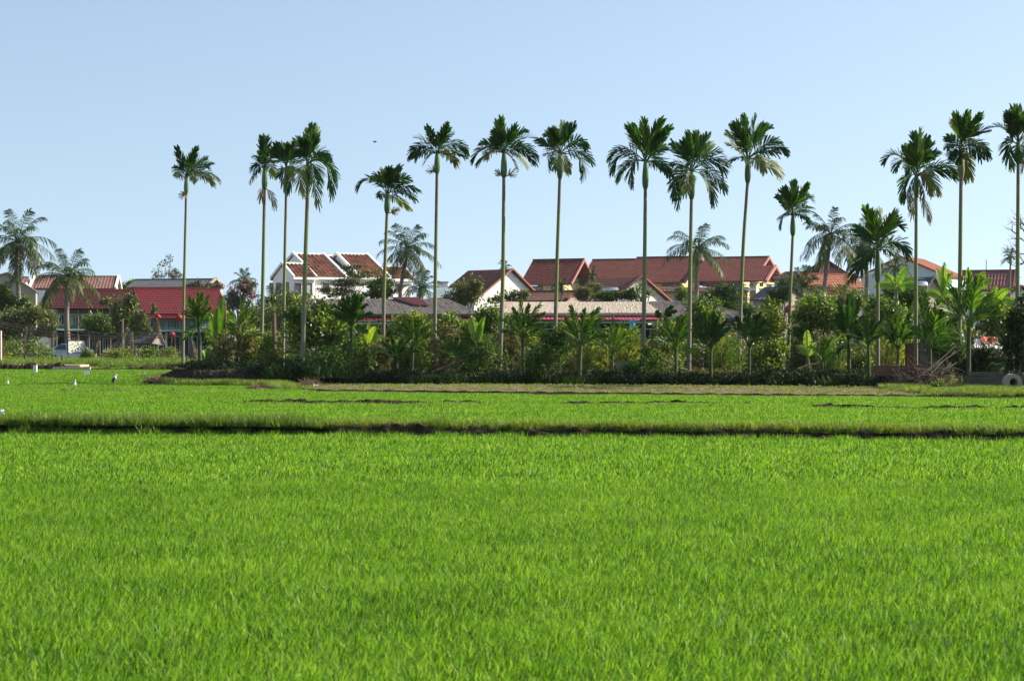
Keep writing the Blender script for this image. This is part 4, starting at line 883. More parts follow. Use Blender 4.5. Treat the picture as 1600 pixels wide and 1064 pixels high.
areca('eleventh tall areca palm, with a small brown bract at the crownshaft', 88, 1154, [(1157, 480), (1162, 370)], (1168.6, 248), 286,
      [(1138.6, 194), (1146, 190), (1164.5, 176), (1180, 180), (1205, 192, 1186, 200), (1197, 188), (1133.5, 208, 1148, 218), (1137, 221), (1225, 217, 1202, 212), (1232, 235, 1210, 218), (1229, 267, 1205, 240), (1225, 275, 1198, 245), (1192, 270), (1145, 247), (1215, 241), (1157, 253)], 11, .085, old=(6, 7, 10, 11, 12))
areca('twelfth tall areca palm, shorter with a small dense crown', 92, 1230.5, [(1235, 450)], (1239, 337), 368,
      [(1231.7, 283), (1246, 279), (1258, 287), (1216, 301), (1222, 293), (1277, 306, 1262, 293), (1278, 320), (1273, 335), (1221, 337), (1223, 351, 1226, 320), (1256, 344), (1221, 318), (1262, 350)], 12, .08, ll=.55)
areca('fourteenth tall areca palm, with fronds hanging down its trunk and a left hooked frond', 82, 1431, [(1431, 450)], (1431.7, 275), 308,
      [(1434.7, 200), (1438, 203), (1452, 210), (1425, 208), (1420, 225), (1462, 220), (1383, 242, 1402, 220), (1389, 262, 1400, 232), (1472, 234), (1495, 268, 1474, 242), (1490, 276), (1409, 270, 1418, 250), (1415, 310, 1414, 266), (1423, 322, 1420, 280), (1463, 303, 1452, 262), (1451, 304, 1448, 268), (1463, 280), (1440, 320, 1440, 285)], 14, .08, old=(14, 15), dead=[(1450, 342), (1424, 335)])
areca('fifteenth tall areca palm, with a browned crownshaft and gaps between its fronds', 80, 1497.5, [(1500, 430)], (1501.7, 233), 280,
      [(1486, 181), (1492, 184), (1507, 176), (1524, 179), (1519, 178), (1538, 206, 1518, 202), (1556, 238, 1534, 208), (1549, 224), (1470, 233, 1486, 222), (1477, 250, 1484, 228), (1489, 255), (1528, 250, 1520, 228), (1524, 277, 1516, 245), (1513, 279), (1488, 209)], 15, .09, old=(12, 13), shaft_old=True)
areca('rightmost tall areca palm at the edge of the picture', 79, 1589, [(1590, 430)], (1591, 225), 256,
      [(1590, 163), (1597, 164), (1580, 173), (1565, 180), (1550, 193, 1570, 186), (1569, 264, 1564, 214), (1555, 232, 1566, 208), (1582, 252), (1612, 178), (1628, 196), (1625, 236, 1612, 210), (1610, 262, 1612, 225), (1604, 168), (1575, 190)], 16, .085, infl=[(1598, 252, 10)])
areca('middle height areca palm with broad crown and ringed trunk before the pale blue house', 84, 1371.5, [(1371.5, 500)], (1371.5, 392), 441,
      [(1349, 325), (1357, 330), (1381, 325), (1393, 329), (1415, 346, 1392, 340), (1405, 337), (1418, 396, 1402, 362), (1414, 382), (1323, 438, 1344, 398), (1335, 424, 1348, 388), (1347, 401), (1400, 406), (1369, 332), (1340, 352), (1375, 345)], 17, .085, ll=.72)

# young arecas in the grove
def young(label, Y, x, ybase, yc, tips, seed, rad=.07, ll=.6, lw=.1, vb=(.2, .62), grp='young areca palms along the front of the grove', lean=0):
    r = np.random.default_rng(seed); z0 = LAND - .05; T = Thing('young_areca', label, 'palm tree', (GX(ybase, Y), Y, z0), grp)
    cx, cz = GX(x, Y), CZ + (532 - yc) * Y / FPX; o = np.array([cx, Y, cz]); bx = GX(ybase, Y)
    T.part('trunk', MB().tube([(bx, Y, z0), (bx * .4 + cx * .6, Y, z0 * .45 + cz * .55), (cx, Y, cz)], [rad * 1.3, rad, rad * .9], 8), M['stem'], smooth=True)
    b = MB()
    for k, tp in enumerate(tips):
        dx, dy = tp[0], tp[1]; dd = r.uniform(-.5, .5); tip = o + pxv(dx, dy, dd, Y); c = o + pxv(dx * .4, dy * .55 - .22 * abs(dx), dd * .5, Y)
        face = np.array([r.normal(0, .35), -1.0, .35 + .5 * (abs(dx) > abs(dy))]); frond_geo(b, o, c, tip, 15, ll * .66, lw * .44, face / np.linalg.norm(face), .16, (vb[0], min(1, vb[1] + .1)), .3, (20, 44), r, start=.3, rach=.03)
    T.part('crown', b, M['areca']); return T
def fan(w, h, n, seed, low=0):
    r = np.random.default_rng(seed); a = np.linspace(-1, 1, n); q = [(w * math.sin(t * 1.25) * r.uniform(.85, 1.1), -h * (math.cos(t * 1.15) * .95 + .05) * r.uniform(.85, 1.1)) for t in a]
    return q + [(w * r.uniform(.6, 1) * (1 if k % 2 else -1), h * r.uniform(.0, .3)) for k in range(low)]
young('young areca with full upright crown, leftmost in the grove beside the leftmost tall trunk', 94, 311, 313.5, 512, fan(24, 52, 11, 1, 3), 101, .085, .55, .1, (.3, .7))
young('young areca with wind torn bright fronds, third stem from the left end of the grove', 90, 372, 371, 535, [(8, -65), (22, -50), (28, -35), (35, -12), (-10, -45), (15, -62), (-14, -28)], 102, .075, .62, .1, (.45, .8))
young('young areca with broad dark upright fronds above the big bush', 86, 549, 548, 512, fan(27, 50, 10, 3, 2), 103, .07, .6, .12, (.25, .55))
young('young areca with narrow fronds half hidden left of the sixth tall trunk', 86, 645, 643, 545, fan(30, 48, 7, 4, 1), 104, .06, .5, .08)
young('low young areca sprouting at ankle of the fifth tall trunk', 85.5, 620, 622, 565, fan(30, 38, 6, 5, 0), 105, .05, .45, .09, (.1, .4))
young('squat dark young areca between the sixth and seventh tall trunks', 85, 714, 713, 568, fan(24, 38, 7, 6, 0), 106, .05, .5, .11, (.3, .6))
young('spreading young areca right of the seventh tall trunk', 86, 817, 818, 530, [(-2, -58), (24, -52), (44, -22), (-34, -30), (8, -50), (30, -38), (-14, -45), (-28, -12), (38, -8)], 107, .075, .6, .1, (.3, .65))
young('young areca with forked dark crown right of the eighth tall trunk', 84, 907, 904, 540, [(-14, -58), (-20, -40), (6, -52), (26, -55), (32, -40), (18, -50), (-26, -25), (36, -15), (-30, 12)], 108, .09, .62, .12, (.3, .65))
young('slim young areca left of the ninth tall trunk with a spear leaf', 84, 957, 957, 555, [(0, -58), (-32, -46), (-20, -42), (18, -48), (34, -42), (26, -20), (-34, -18), (10, -45), (24, -34)], 109, .055, .5, .075, (.4, .72))
young('young areca with bright backlit fronds left of the tenth tall trunk', 84, 1056, 1057, 548, [(-14, -48), (-20, -36), (4, -48), (16, -56), (10, -50), (20, -30), (-30, -18), (24, 2)], 110, .06, .55, .11, (.35, .7))
young('dark upright young areca midway between the tenth and eleventh tall trunks', 83.5, 1111, 1111, 548, [(-10, -56), (2, -56), (10, -50), (-26, -26), (28, -34), (-18, -38), (16, -30), (22, -44)], 111, .06, .55, .12, (.15, .45))
young('dark young areca with fan crown just right of the eleventh tall trunk', 83.5, 1171, 1170, 545, [(-10, -56), (0, -52), (14, -54), (-32, -40), (-18, -46), (26, -30), (8, -48), (22, -42)], 112, .065, .55, .12, (.12, .45))
young('small young areca low in the tangle right of the twelfth tall trunk', 84, 1285, 1286, 565, [(0, -30), (14, -36), (-14, -22), (20, -12), (8, -28)], 113, .045, .4, .09, (.3, .6))
young('tall dark young areca left of the middle height areca palm', 82, 1326, 1327, 532, fan(22, 62, 10, 13, 2), 114, .08, .6, .12, (.1, .45))
young('dark young areca just left of the foot of the middle height areca palm', 81, 1357, 1358, 540, fan(28, 44, 9, 14, 0), 115, .06, .52, .11, (.15, .5))
young('young areca between the middle height areca and the wood shed', 80, 1403, 1402, 548, fan(26, 58, 8, 15, 0), 116, .055, .52, .1, (.3, .6))
young('tall young areca with drooping lower fronds in front of the grey board fence', 78, 1453, 1453, 545, [(-6, -85), (10, -70), (26, -58), (34, -44), (-14, -62), (-20, -30), (-8, -74), (30, -14), (18, -62), (26, 2)], 117, .075, .68, .11, (.3, .65))
young('largest young areca with long arching fronds in front of the fifteenth tall trunk', 77.5, 1514, 1513, 512, [(-8, -75), (4, -80), (22, -72), (36, -50), (46, -38), (-38, -42), (-24, -58), (-44, -30), (30, -24), (48, -22), (12, -76)], 118, .085, .75, .11, (.35, .7))
young('dark young areca at the right edge beside the concrete ring', 75, 1580, 1580, 560, fan(28, 62, 8, 18, 1), 119, .06, .55, .12, (.1, .35))
young('yellow leaning palm frond sapling at the foot of the wood pile', 70.5, 1474, 1466, 606, [(22, -12), (26, -4), (18, -18), (10, -16)], 120, .03, .33, .06, (.78, .9), grp=None)
young('bright young palm showing above the bushes left of the pyramid roof', 100, 1262, 1262, 490, fan(18, 26, 7, 20), 121, .05, .45, .1, (.45, .75), grp=None)
young('small bright palm tuft above the bushes right of the eleventh tall trunk', 100, 1205, 1205, 492, fan(16, 26, 6, 21), 122, .05, .45, .1, (.5, .8), grp=None)
young('broad dark palm leaves above the pavilion eave right of the ninth tall trunk', 100, 1035, 1037, 505, [(14, -24), (18, -18), (-8, -16)], 123, .05, .5, .16, (.1, .35), grp=None)

def coconut(label, Y, cx, cy, R_, trunk, seed, nf=24, rad=.15, fill=1., nuts=6, top=85, lowest=-55, vb=(.1, .6)):
    r = np.random.default_rng(seed); z0 = LAND - .05; bx = GX(trunk[-1][0], Y); T = Thing('coconut_palm', label, 'palm tree', (bx, Y, z0), 'coconut palms around the village')
    pts = [(GX(cx, Y), Y, CZ + (532 - cy) * Y / FPX)] + [(GX(a, Y), Y, CZ + (532 - c) * Y / FPX) for a, c in trunk] + [(bx + r.normal(0, .1), Y, z0)]
    pts = np.array(pts[::-1]); zz = np.linspace(pts[0, 2], pts[-1, 2], 16); xx = np.interp(zz, pts[:, 2], pts[:, 0])
    T.part('trunk', MB().tube(np.c_[xx, np.full(16, Y), zz], np.linspace(rad * 1.5, rad * .8, 16), 10), M['coco_trunk'], smooth=True)
    o = pts[-1]; L = R_ * Y / FPX; b = MB()
    for k in range(nf):
        f = (k + .5) / nf; top_ = min(top, 76) if nuts else top; el = R(top_ - (top_ - lowest) * f ** .8 + r.normal(0, 6)); az = k * 2.39996 + r.normal(0, .2); Lk = L * r.uniform(.85, 1.12)
        d0 = np.array([math.cos(az) * math.cos(el), math.sin(az) * math.cos(el), math.sin(el)])
        sag = .12 + .34 * max(0, math.cos(el)); c = o + d0 * Lk * .62 + [0, 0, .10 * Lk]; tip = o + d0 * Lk * .98 - np.array([0, 0, sag * Lk * .62])
        up = np.array([-.3 * d0[0], -.3 * d0[1], 1.0]) if el < 1.1 else np.array([0, -1, .3])
        old = f > .86
        frond_geo(b, o, c, tip, 30, L * .25, L * .018, up / np.linalg.norm(up), .5, (.6, .95) if old else (vb[0], vb[1]), -.15, (30, 66), r, rach=.045, prof='coco', start=.12)
    T.part('crown', b, M['coco'])
    for k in range(nuts):
        a = r.uniform(0, 6.28); p = o + np.array([math.cos(a) * .3, math.sin(a) * .3, -.3 - r.uniform(0, .3)]); z = np.linspace(-1, 1, 6)
        T.part('coconut', MB().tube([p + [0, 0, q * .14] for q in z], [.13 * max(.2, math.sqrt(1 - q * q)) for q in z], 7), M['coco_trunk'], smooth=True)
    return T
coconut('tall coconut palm at the left edge with a bare pale trunk', 185, 27, 377, 62, [(27, 420), (29, 470)], 201, 28, .2, vb=(.2, .8))
coconut('shorter bushy coconut palm in front of the maroon roofed house', 180, 105, 432, 52, [(105, 450), (104, 500)], 202, 26, .2, lowest=-35, vb=(.2, .8))
coconut('coconut palm with curved trunk right of the white villa', 210, 637, 388, 50, [(636, 402), (629, 430), (625, 460)], 203, 26, .19)
coconut('coconut palm in front of the large red roofed building', 200, 1091, 388, 52, [(1088, 410), (1088, 450), (1089, 490)], 204, 22, .2, lowest=-40)
coconut('tall leaning coconut palm left of the pair on the right, before the dark pyramid roof', 195, 1298, 366, 52, [(1296, 385), (1289, 440), (1286, 465)], 205, 24, .2)
coconut('coconut palm crowded behind the middle height areca palm', 200, 1347, 380, 50, [(1347, 400), (1355, 430), (1354, 450)], 206, 24, .2)
coconut('young low coconut palm right of the villa, its crown at roof height', 195, 657, 452, 36, [(657, 480)], 207, 20, .15, nuts=0, top=88, lowest=-20)
coconut('leafy low coconut palm between the red roofed building and the pyramid roof', 170, 1254, 452, 42, [(1254, 480)], 208, 20, .15, nuts=0, top=88, lowest=0)
coconut('tiny far coconut palm peeking above the dark tiled gable roof', 290, 788, 418, 14, [(788, 440)], 209, 16, .12, nuts=0)
coconut('small palm tuft above the bougainvillea by the slate roof', 200, 381, 440, 24, [(380, 470)], 210, 16, .12, nuts=0, top=88, lowest=-10)
coconut('small far palm between the antenna and the right edge', 190, 1579, 402, 16, [(1578, 440)], 211, 16, .1, nuts=0, top=88, lowest=-30)
coconut('drooping screw palm behind the second tall trunk', 105, 425, 470, 34, [(427, 500)], 212, 18, .11, nuts=0, top=80, lowest=-50, vb=(.3, .85))
coconut('small palm beside the small brown tiled roof', 180, 877, 447, 16, [(877, 465)], 213, 14, .08, nuts=0)
coconut('small palm above the long red roof gap', 190, 925, 430, 15, [(923, 455)], 214, 14, .08, nuts=0)
coconut('small palm left of the solar water heater', 190, 910, 443, 14, [(910, 465)], 215, 14, .08, nuts=0)
coconut('palm with yellow green arching leaves behind the middle height areca palm', 110, 1398, 420, 34, [(1399, 470)], 216, 14, .12, nuts=0, top=75, lowest=-20, vb=(.5, .9))
coconut('upright yellow green palm frond clump before the pyramid roofed house', 105, 1318, 475, 40, [(1318, 490)], 217, 9, .08, nuts=0, top=88, lowest=45, vb=(.6, .95))

# ---------------------------------------------------------------- broadleaf trees and shrubs
def leaf_cloud(b, cen, rad, n, size, r, clumps=18, elong=1.9, flat=.0, vb=(0, 1), shell=.55, csz=.33):
    """leaves gathered in clumps through an ellipsoid volume"""
    cen, rad = np.array(cen, float), np.array(rad, float)
    d = r.normal(size=(clumps, 3)); d /= np.linalg.norm(d, axis=1)[:, None]; q = r.uniform(shell, 1, clumps) ** .6
    C = cen + d * rad * q[:, None] * .85; cs = r.uniform(.6, 1.25, clumps)
    ci = r.integers(0, clumps, n); p = C[ci] + r.normal(size=(n, 3)) * (rad * csz) * cs[ci][:, None] * .7
    if flat: p[:, 2] = C[ci][:, 2] + r.normal(size=n) * rad[2] * flat
    a = r.normal(size=(n, 3)); a[:, 2] -= .35; a /= np.linalg.norm(a, axis=1)[:, None]
    up = r.normal(size=(n, 3)) * .7 + np.array([.2, -.3, .9]); w = np.cross(a, up); w /= np.linalg.norm(w, axis=1)[:, None] + 1e-9
    s_ = size * r.uniform(.6, 1.35, n); hw = s_ / elong / 2
    cl = r.random(clumps) * .5; vv = np.clip(vb[0] + (vb[1] - vb[0]) * (cl[ci] + r.random(n) * .5), 0, 1)
    nn = np.cross(a, w)
    V = np.stack([p, p + a * (s_ * .5)[:, None] - w * hw[:, None] + nn * (s_ * .06)[:, None], p + a * s_[:, None], p + a * (s_ * .5)[:, None] + w * hw[:, None] + nn * (s_ * .06)[:, None]], 1)
    b.add(V.reshape(-1, 3), np.arange(4 * n).reshape(-1, 4), v=np.repeat(vv, 4)); return C
def shrub(label, Y, blobs, mat, seed, n=2200, size=.17, trunk=None, name='shrub', cat='shrub', grp=None, limbs=8, tr=.05, flat=0, clumps=16, vb=(0, 1), csz=.33, elong=1.9, shell=.4, dark=None, depth=.75, bark='bark'):
    """blobs: (cx, cy, rx, ry) ellipses in pixels at distance Y"""
    r = np.random.default_rng(seed); k = Y / FPX; bx = trunk if trunk is not None else blobs[0][0]
    T = Thing(name, label, cat, (GX(bx, Y), Y, LAND - .05), grp); b = MB(); t = MB(); area = sum(q[2] * q[3] for q in blobs)
    base = np.array([GX(bx, Y), Y, LAND - .1]); cents = []
    for (cx, cy, rx, ry) in blobs:
        c = W(cx, cy, Y + r.uniform(-.3, .3)); c[2] = max(c[2], LAND + ry * k * .6)
        cents.append(leaf_cloud(b, c, (rx * k, max(.35, min(rx, ry * 1.3) * k * depth), ry * k), int(n * rx * ry / area), size, r, max(5, int(clumps * math.sqrt(rx * ry / area) + .5)), flat=flat, vb=vb, csz=csz, elong=elong, shell=shell))
    b.V = [np.concatenate(b.V)]; b.V[0][:, 2] = np.maximum(b.V[0][:, 2], LAND + .01)
    T.part('crown', b, M[mat]); cents = np.concatenate(cents)
    top = cents[:, 2].max(); mid = base + (np.mean(cents, 0) - base) * .55; mid[1] = Y
    t.tube([base, base * .5 + mid * .5 + r.normal(0, .04, 3), mid], [tr * 1.4, tr * 1.1, tr], 7)
    if grp and 'grove' in grp:
        for q_ in range(7):
            p0 = base + [r.uniform(-1, 1) * blobs[0][2] * k, r.uniform(-.5, .3), 0]; h_ = r.uniform(.5, .95) * (top - LAND); t.tube([p0, p0 + [r.normal(0, .08), 0, h_ * .5], p0 + [r.normal(0, .18), 0, h_]], [.022, .018, .01], 4, cap=False)
    for q in cents[r.permutation(len(cents))[:limbs]]:
        m = mid * .5 + q * .5 + r.normal(0, .1, 3) * np.linalg.norm(q - mid) * .3; s0 = base + (mid - base) * r.uniform(.3, 1)
        t.tube([s0, m, q], [tr * .7, tr * .45, tr * .18], 5, cap=False)
    T.part('trunk', t, M[bark]); return T
G1 = 'bushes filling the palm grove'
S_ = [  # label, Y, blobs, mat, n, size
 ('big glossy broadleaf bush filling the grove between the third and fifth tall trunks', 89, [(500, 505, 50, 38), (470, 490, 28, 24), (535, 525, 34, 34), (505, 548, 60, 34)], 'bright', 9000, .19),
 ('dark fine leaved bush spilling forward under the big glossy bush', 86.5, [(520, 565, 58, 34), (470, 570, 26, 26), (560, 555, 24, 30)], 'fine', 8000, .11),
 ('yellowing bush with dry patches behind the third young stem', 91, [(395, 545, 30, 38), (385, 575, 34, 26)], 'yel', 3600, .15),
 ('dry brown leaved bush between the wind torn young areca and second tall trunk', 90, [(352, 560, 20, 34), (385, 530, 18, 18)], 'dry', 1800, .15),
 ('low green bush around the foot of the second tall trunk', 89, [(425, 560, 24, 38), (440, 590, 30, 16)], 'bright', 3200, .14),
 ('grey green shrubs crowded behind the second and third tall trunks', 100, [(425, 510, 30, 40), (455, 480, 20, 26)], 'olive', 3000, .17),
 ('dry and green tangle arching over the foot of the fifth tall trunk', 87.5, [(585, 555, 34, 18), (575, 580, 28, 22)], 'dry', 3000, .13),
 ('sunlit pale green shrub left of the sixth tall trunk', 91, [(640, 515, 34, 26), (655, 500, 18, 16), (615, 530, 18, 20)], 'yel', 3600, .15),
 ('medium green bush under the sunlit pale shrub', 89, [(635, 560, 34, 32), (610, 580, 26, 22)], 'bright', 3800, .15),
 ('brown leaved shrub just right of the sixth tall trunk', 89, [(696, 535, 24, 32), (700, 575, 30, 26)], 'dry', 3000, .13),
 ('round light green shrub between the sixth and seventh tall trunks', 92, [(706, 508, 22, 20), (728, 520, 20, 22)], 'bright', 2600, .16),
 ('upright bright shrub left of the seventh tall trunk', 91, [(765, 505, 26, 28), (752, 520, 24, 24)], 'bright', 3600, .16),
 ('shadowy bush around the foot of the seventh tall trunk', 87, [(762, 565, 34, 30), (735, 580, 30, 22)], 'fine', 5200, .12),
 ('brown and green thicket right of the seventh tall trunk', 90, [(795, 535, 26, 30), (800, 570, 28, 26)], 'dry', 3000, .13),
 ('glossy bush behind the spreading young areca', 92, [(815, 520, 36, 32), (790, 505, 22, 18)], 'bright', 3600, .15),
 ('dense dark green shrub in front of the eighth tall trunk', 84.5, [(860, 545, 30, 32), (850, 570, 34, 28), (872, 525, 18, 18)], 'fine', 7500, .11),
 ('light yellow green shrub right of the eighth tall trunk', 89, [(885, 530, 22, 36), (880, 575, 26, 22)], 'yel', 3200, .13),
 ('green and yellow thicket between the two young arecas right of the eighth trunk', 88, [(932, 560, 22, 32), (938, 580, 28, 20)], 'yel', 3000, .13),
 ('leafy bush behind the slim young areca', 91, [(975, 535, 28, 30), (990, 560, 26, 30)], 'bright', 3800, .14),
 ('dark creeper bush over the ninth tall trunk and old fence panel', 84.5, [(1005, 580, 32, 24), (1020, 555, 20, 16), (990, 595, 34, 12)], 'fine', 6000, .12),
 ('yellow flecked bush left of the tenth tall trunk', 89, [(1040, 530, 28, 30), (1035, 565, 30, 26)], 'yel', 3800, .14),
 ('medium tree with drooping glossy leaves behind the tenth tall trunk', 104, [(1098, 488, 32, 22), (1080, 515, 24, 22), (1115, 505, 20, 20)], 'bright', 3800, .2),
 ('grey green reedy thicket between the tenth and eleventh tall trunks', 90, [(1110, 565, 34, 30), (1140, 545, 24, 30)], 'olive', 3600, .15),
 ('dry twiggy brush heap at the foot of the eleventh tall trunk', 84, [(1130, 590, 44, 14), (1090, 590, 28, 14)], 'dry', 3000, .12),
 ('tall yellow green shrub left of the twelfth tall trunk', 92, [(1205, 500, 24, 26), (1198, 535, 26, 26)], 'yel', 3800, .15),
 ('sun flecked bush left of the foot of the twelfth tall trunk', 89, [(1195, 565, 32, 28), (1215, 545, 20, 26)], 'bright', 3800, .14),
 ('sprawling broadleaf tree right of the twelfth tall trunk', 91, [(1282, 485, 34, 28), (1262, 505, 28, 22), (1305, 505, 26, 26)], 'bright', 6000, .18),
 ('twiggy grey thicket under the sprawling broadleaf tree', 90, [(1285, 550, 34, 26), (1255, 560, 24, 28)], 'olive', 3600, .14),
 ('low sunlit bush between the tall dark young arecas', 87, [(1340, 555, 32, 26), (1305, 570, 24, 22)], 'bright', 4200, .13),
 ('bright shrub behind the middle height areca palm', 93, [(1390, 500, 30, 28), (1372, 480, 22, 18)], 'bright', 3600, .16),
 ('pale dry grass tangle right of the middle height areca palm', 88, [(1410, 540, 26, 28)], 'yel', 2400, .14),
 ('shady broadleaf tree under the steel water tank', 105, [(1425, 480, 32, 26), (1400, 470, 22, 18)], 'fine', 5200, .18),
 ('feathery green bush right of the tall young areca', 80, [(1480, 540, 36, 26), (1500, 555, 36, 18)], 'fine', 6500, .1),
 ('papaya like broad leaved bush behind the tarp roof', 95, [(1555, 500, 32, 28), (1575, 520, 26, 20)], 'bright', 3200, .26),
 ('bushy shrub left of the largest young areca', 92, [(1478, 500, 28, 34)], 'bright', 3600, .15),
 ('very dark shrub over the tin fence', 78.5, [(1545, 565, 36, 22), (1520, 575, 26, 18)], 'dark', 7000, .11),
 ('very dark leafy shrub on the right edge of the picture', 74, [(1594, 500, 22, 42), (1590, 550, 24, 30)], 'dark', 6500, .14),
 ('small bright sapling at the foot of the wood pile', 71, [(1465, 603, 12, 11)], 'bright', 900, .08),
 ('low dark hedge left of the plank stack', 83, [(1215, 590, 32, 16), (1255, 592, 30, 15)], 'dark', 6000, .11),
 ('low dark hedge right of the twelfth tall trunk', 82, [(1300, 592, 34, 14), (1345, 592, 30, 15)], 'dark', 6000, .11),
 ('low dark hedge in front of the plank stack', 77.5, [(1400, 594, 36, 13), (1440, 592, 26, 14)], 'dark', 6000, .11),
 ('bright banana like shoots left of the second young stem', 95, [(335, 560, 16, 26)], 'bright', 1400, .2),
 ('low dark leafy plant between the first two young stems', 93, [(330, 575, 14, 22)], 'fine', 1600, .2),
]
for i, (lab, Y, bl, mt, n, sz) in enumerate(S_):
    shrub(lab, Y, bl, mt, 300 + i, n, sz, grp=G1, clumps=26)
# fill behind: second row of bushes
B2 = [(350, 500), (410, 535), (455, 540), (600, 515), (665, 545), (745, 550), (840, 550), (905, 560), (965, 575), (1030, 590), (1075, 555), (1160, 555), (1235, 530), (1330, 520), (1375, 545), (1440, 520), (1520, 530)]
B2L = ['behind the second young stem at the left end of the grove', 'behind the second tall trunk', 'behind the third tall trunk at knee height', 'deep behind the fifth tall trunk', 'deep behind the sixth tall trunk', 'deep between the sixth and seventh tall trunks', 'deep behind the dense dark shrub', 'deep behind the forked young areca', 'deep behind the slim young areca', 'deep behind the old fence panel', 'deep behind the tenth tall trunk', 'deep behind the eleventh tall trunk', 'deep behind the twelfth tall trunk', 'deep behind the tall dark young areca', 'deep behind the middle height areca', 'deep behind the wood shed', 'deep behind the largest young areca']
for i, ((x, y), l) in enumerate(zip(B2, B2L)):
    mt = ['fine', 'olive', 'fine', 'fine', 'bright'][i % 5]; y = max(y, 532)
    shrub('leafy %s bush %s' % ({'bright': 'glossy green', 'olive': 'grey green', 'yel': 'yellow green', 'fine': 'dark green'}[mt], l), 97 + (i % 3), [(x, y, 34, 26), (x + 8, 572, 38, 26)], mt, 400 + i, 4200, .16, grp='bushes deeper in the palm grove', clumps=24)

# grove floor undergrowth: one mass
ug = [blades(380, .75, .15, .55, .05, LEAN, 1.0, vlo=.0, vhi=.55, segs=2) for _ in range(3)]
lc = []
for k in range(4):
    b = MB(); leaf_cloud(b, (0, 0, .3), (.8, .6, .38), 620, .12, np.random.default_rng(k), 9, vb=(0, .45)); b.V = [np.concatenate(b.V)]; b.V[0][:, 2] = np.abs(b.V[0][:, 2]); lc.append((b.V[0], np.concatenate(b.Q), np.concatenate(b.A)))  # low leaf values put the shade of the grove floor into the colour
def fg():
    x = rng.uniform(-14.6, 19); f = np.interp(x, [-15.5, -10, -7, 0, 10, 15, 20], [89.6, 84.6, 84.2, 84, 82.6, 78.5, 76]); return (x, f + abs(rng.normal(0, 2.0)) * (1 if x > -7 else .8))
P = line_pts(640, fg, lambda x, y: LAND - .03 + (.35 if x < -7.5 else 0), (.2, 1.0))
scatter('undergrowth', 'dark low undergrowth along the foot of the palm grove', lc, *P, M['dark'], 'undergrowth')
P = line_pts(45, fg, lambda x, y: LAND - .03 + (.3 if x < -7.5 else 0), (.6, 1.5))
scatter('undergrowth', 'tufts of tall weeds between the trunks of the palm grove', ug, *P, M['fine'], 'weeds')

# canes and tall grass clumps
def canes(label, Y, cx, wpx, h, seed, n=60, mat='yel', w=.05, vb=(.1, .9)):
    r = np.random.default_rng(seed); T = Thing('cane_clump', label, 'reeds', (GX(cx, Y), Y, LAND), 'reed clumps in the palm grove'); b = MB(); hw = wpx / 2 * Y / FPX
    for k in range(n):
        p = np.array([GX(cx, Y) + r.uniform(-hw, hw), Y + r.uniform(-.6, .6), LAND]); H = h * r.uniform(.6, 1.1); l = r.normal(0, .12); top = p + [l * H, r.normal(0, .1), H]
        b.tube([p, (p + top) / 2 + [r.normal(0, .03), 0, 0], top], [.018, .015, .008], 4, v=r.uniform(.3, 1), cap=False)
        for j in range(7):
            q = p + (top - p) * r.uniform(.25, 1); a = r.uniform(0, 6.28); d = np.array([math.cos(a), math.sin(a) * .6, r.uniform(.5, 1.4)]); d /= np.linalg.norm(d); L = r.uniform(.4, .8)
            m = q + d * L * .55; e = m + np.array([d[0], d[1], d[2] * .1 - .5]) * L * .45; wd = np.cross(d, [0, -1, .2]); wd = wd / np.linalg.norm(wd) * w * r.uniform(.4, .8); v = r.uniform(*vb)
            b.add([q - wd * .4, q + wd * .4, m + wd, m - wd, e + wd * .1, e - wd * .1], [[0, 1, 2, 3], [3, 2, 4, 5]], v=v)
    T.part('leaves', b, M[mat]); return T
canes('yellow green reeds left of the slim young areca', 87, 935, 40, 2.0, 1)
canes('pale reeds between the slim young areca and ninth tall trunk', 88, 982, 36, 1.9, 2)
canes('reeds right of the dark upright young areca', 87, 1135, 40, 2.0, 3, mat='weed')
canes('reed clump between the seventh and eighth tall trunks', 90, 838, 26, 1.5, 4, 30, 'weed')
canes('sunlit reeds right of the small low young areca', 86, 1300, 30, 1.7, 5, 40, 'weed')
canes('pale reeds beside the middle height areca trunk', 86, 1392, 34, 2.2, 6, 50, 'yel')
canes('dry reeds between the second young stem and second tall trunk', 92, 352, 26, 2.0, 7, 40, 'dry')

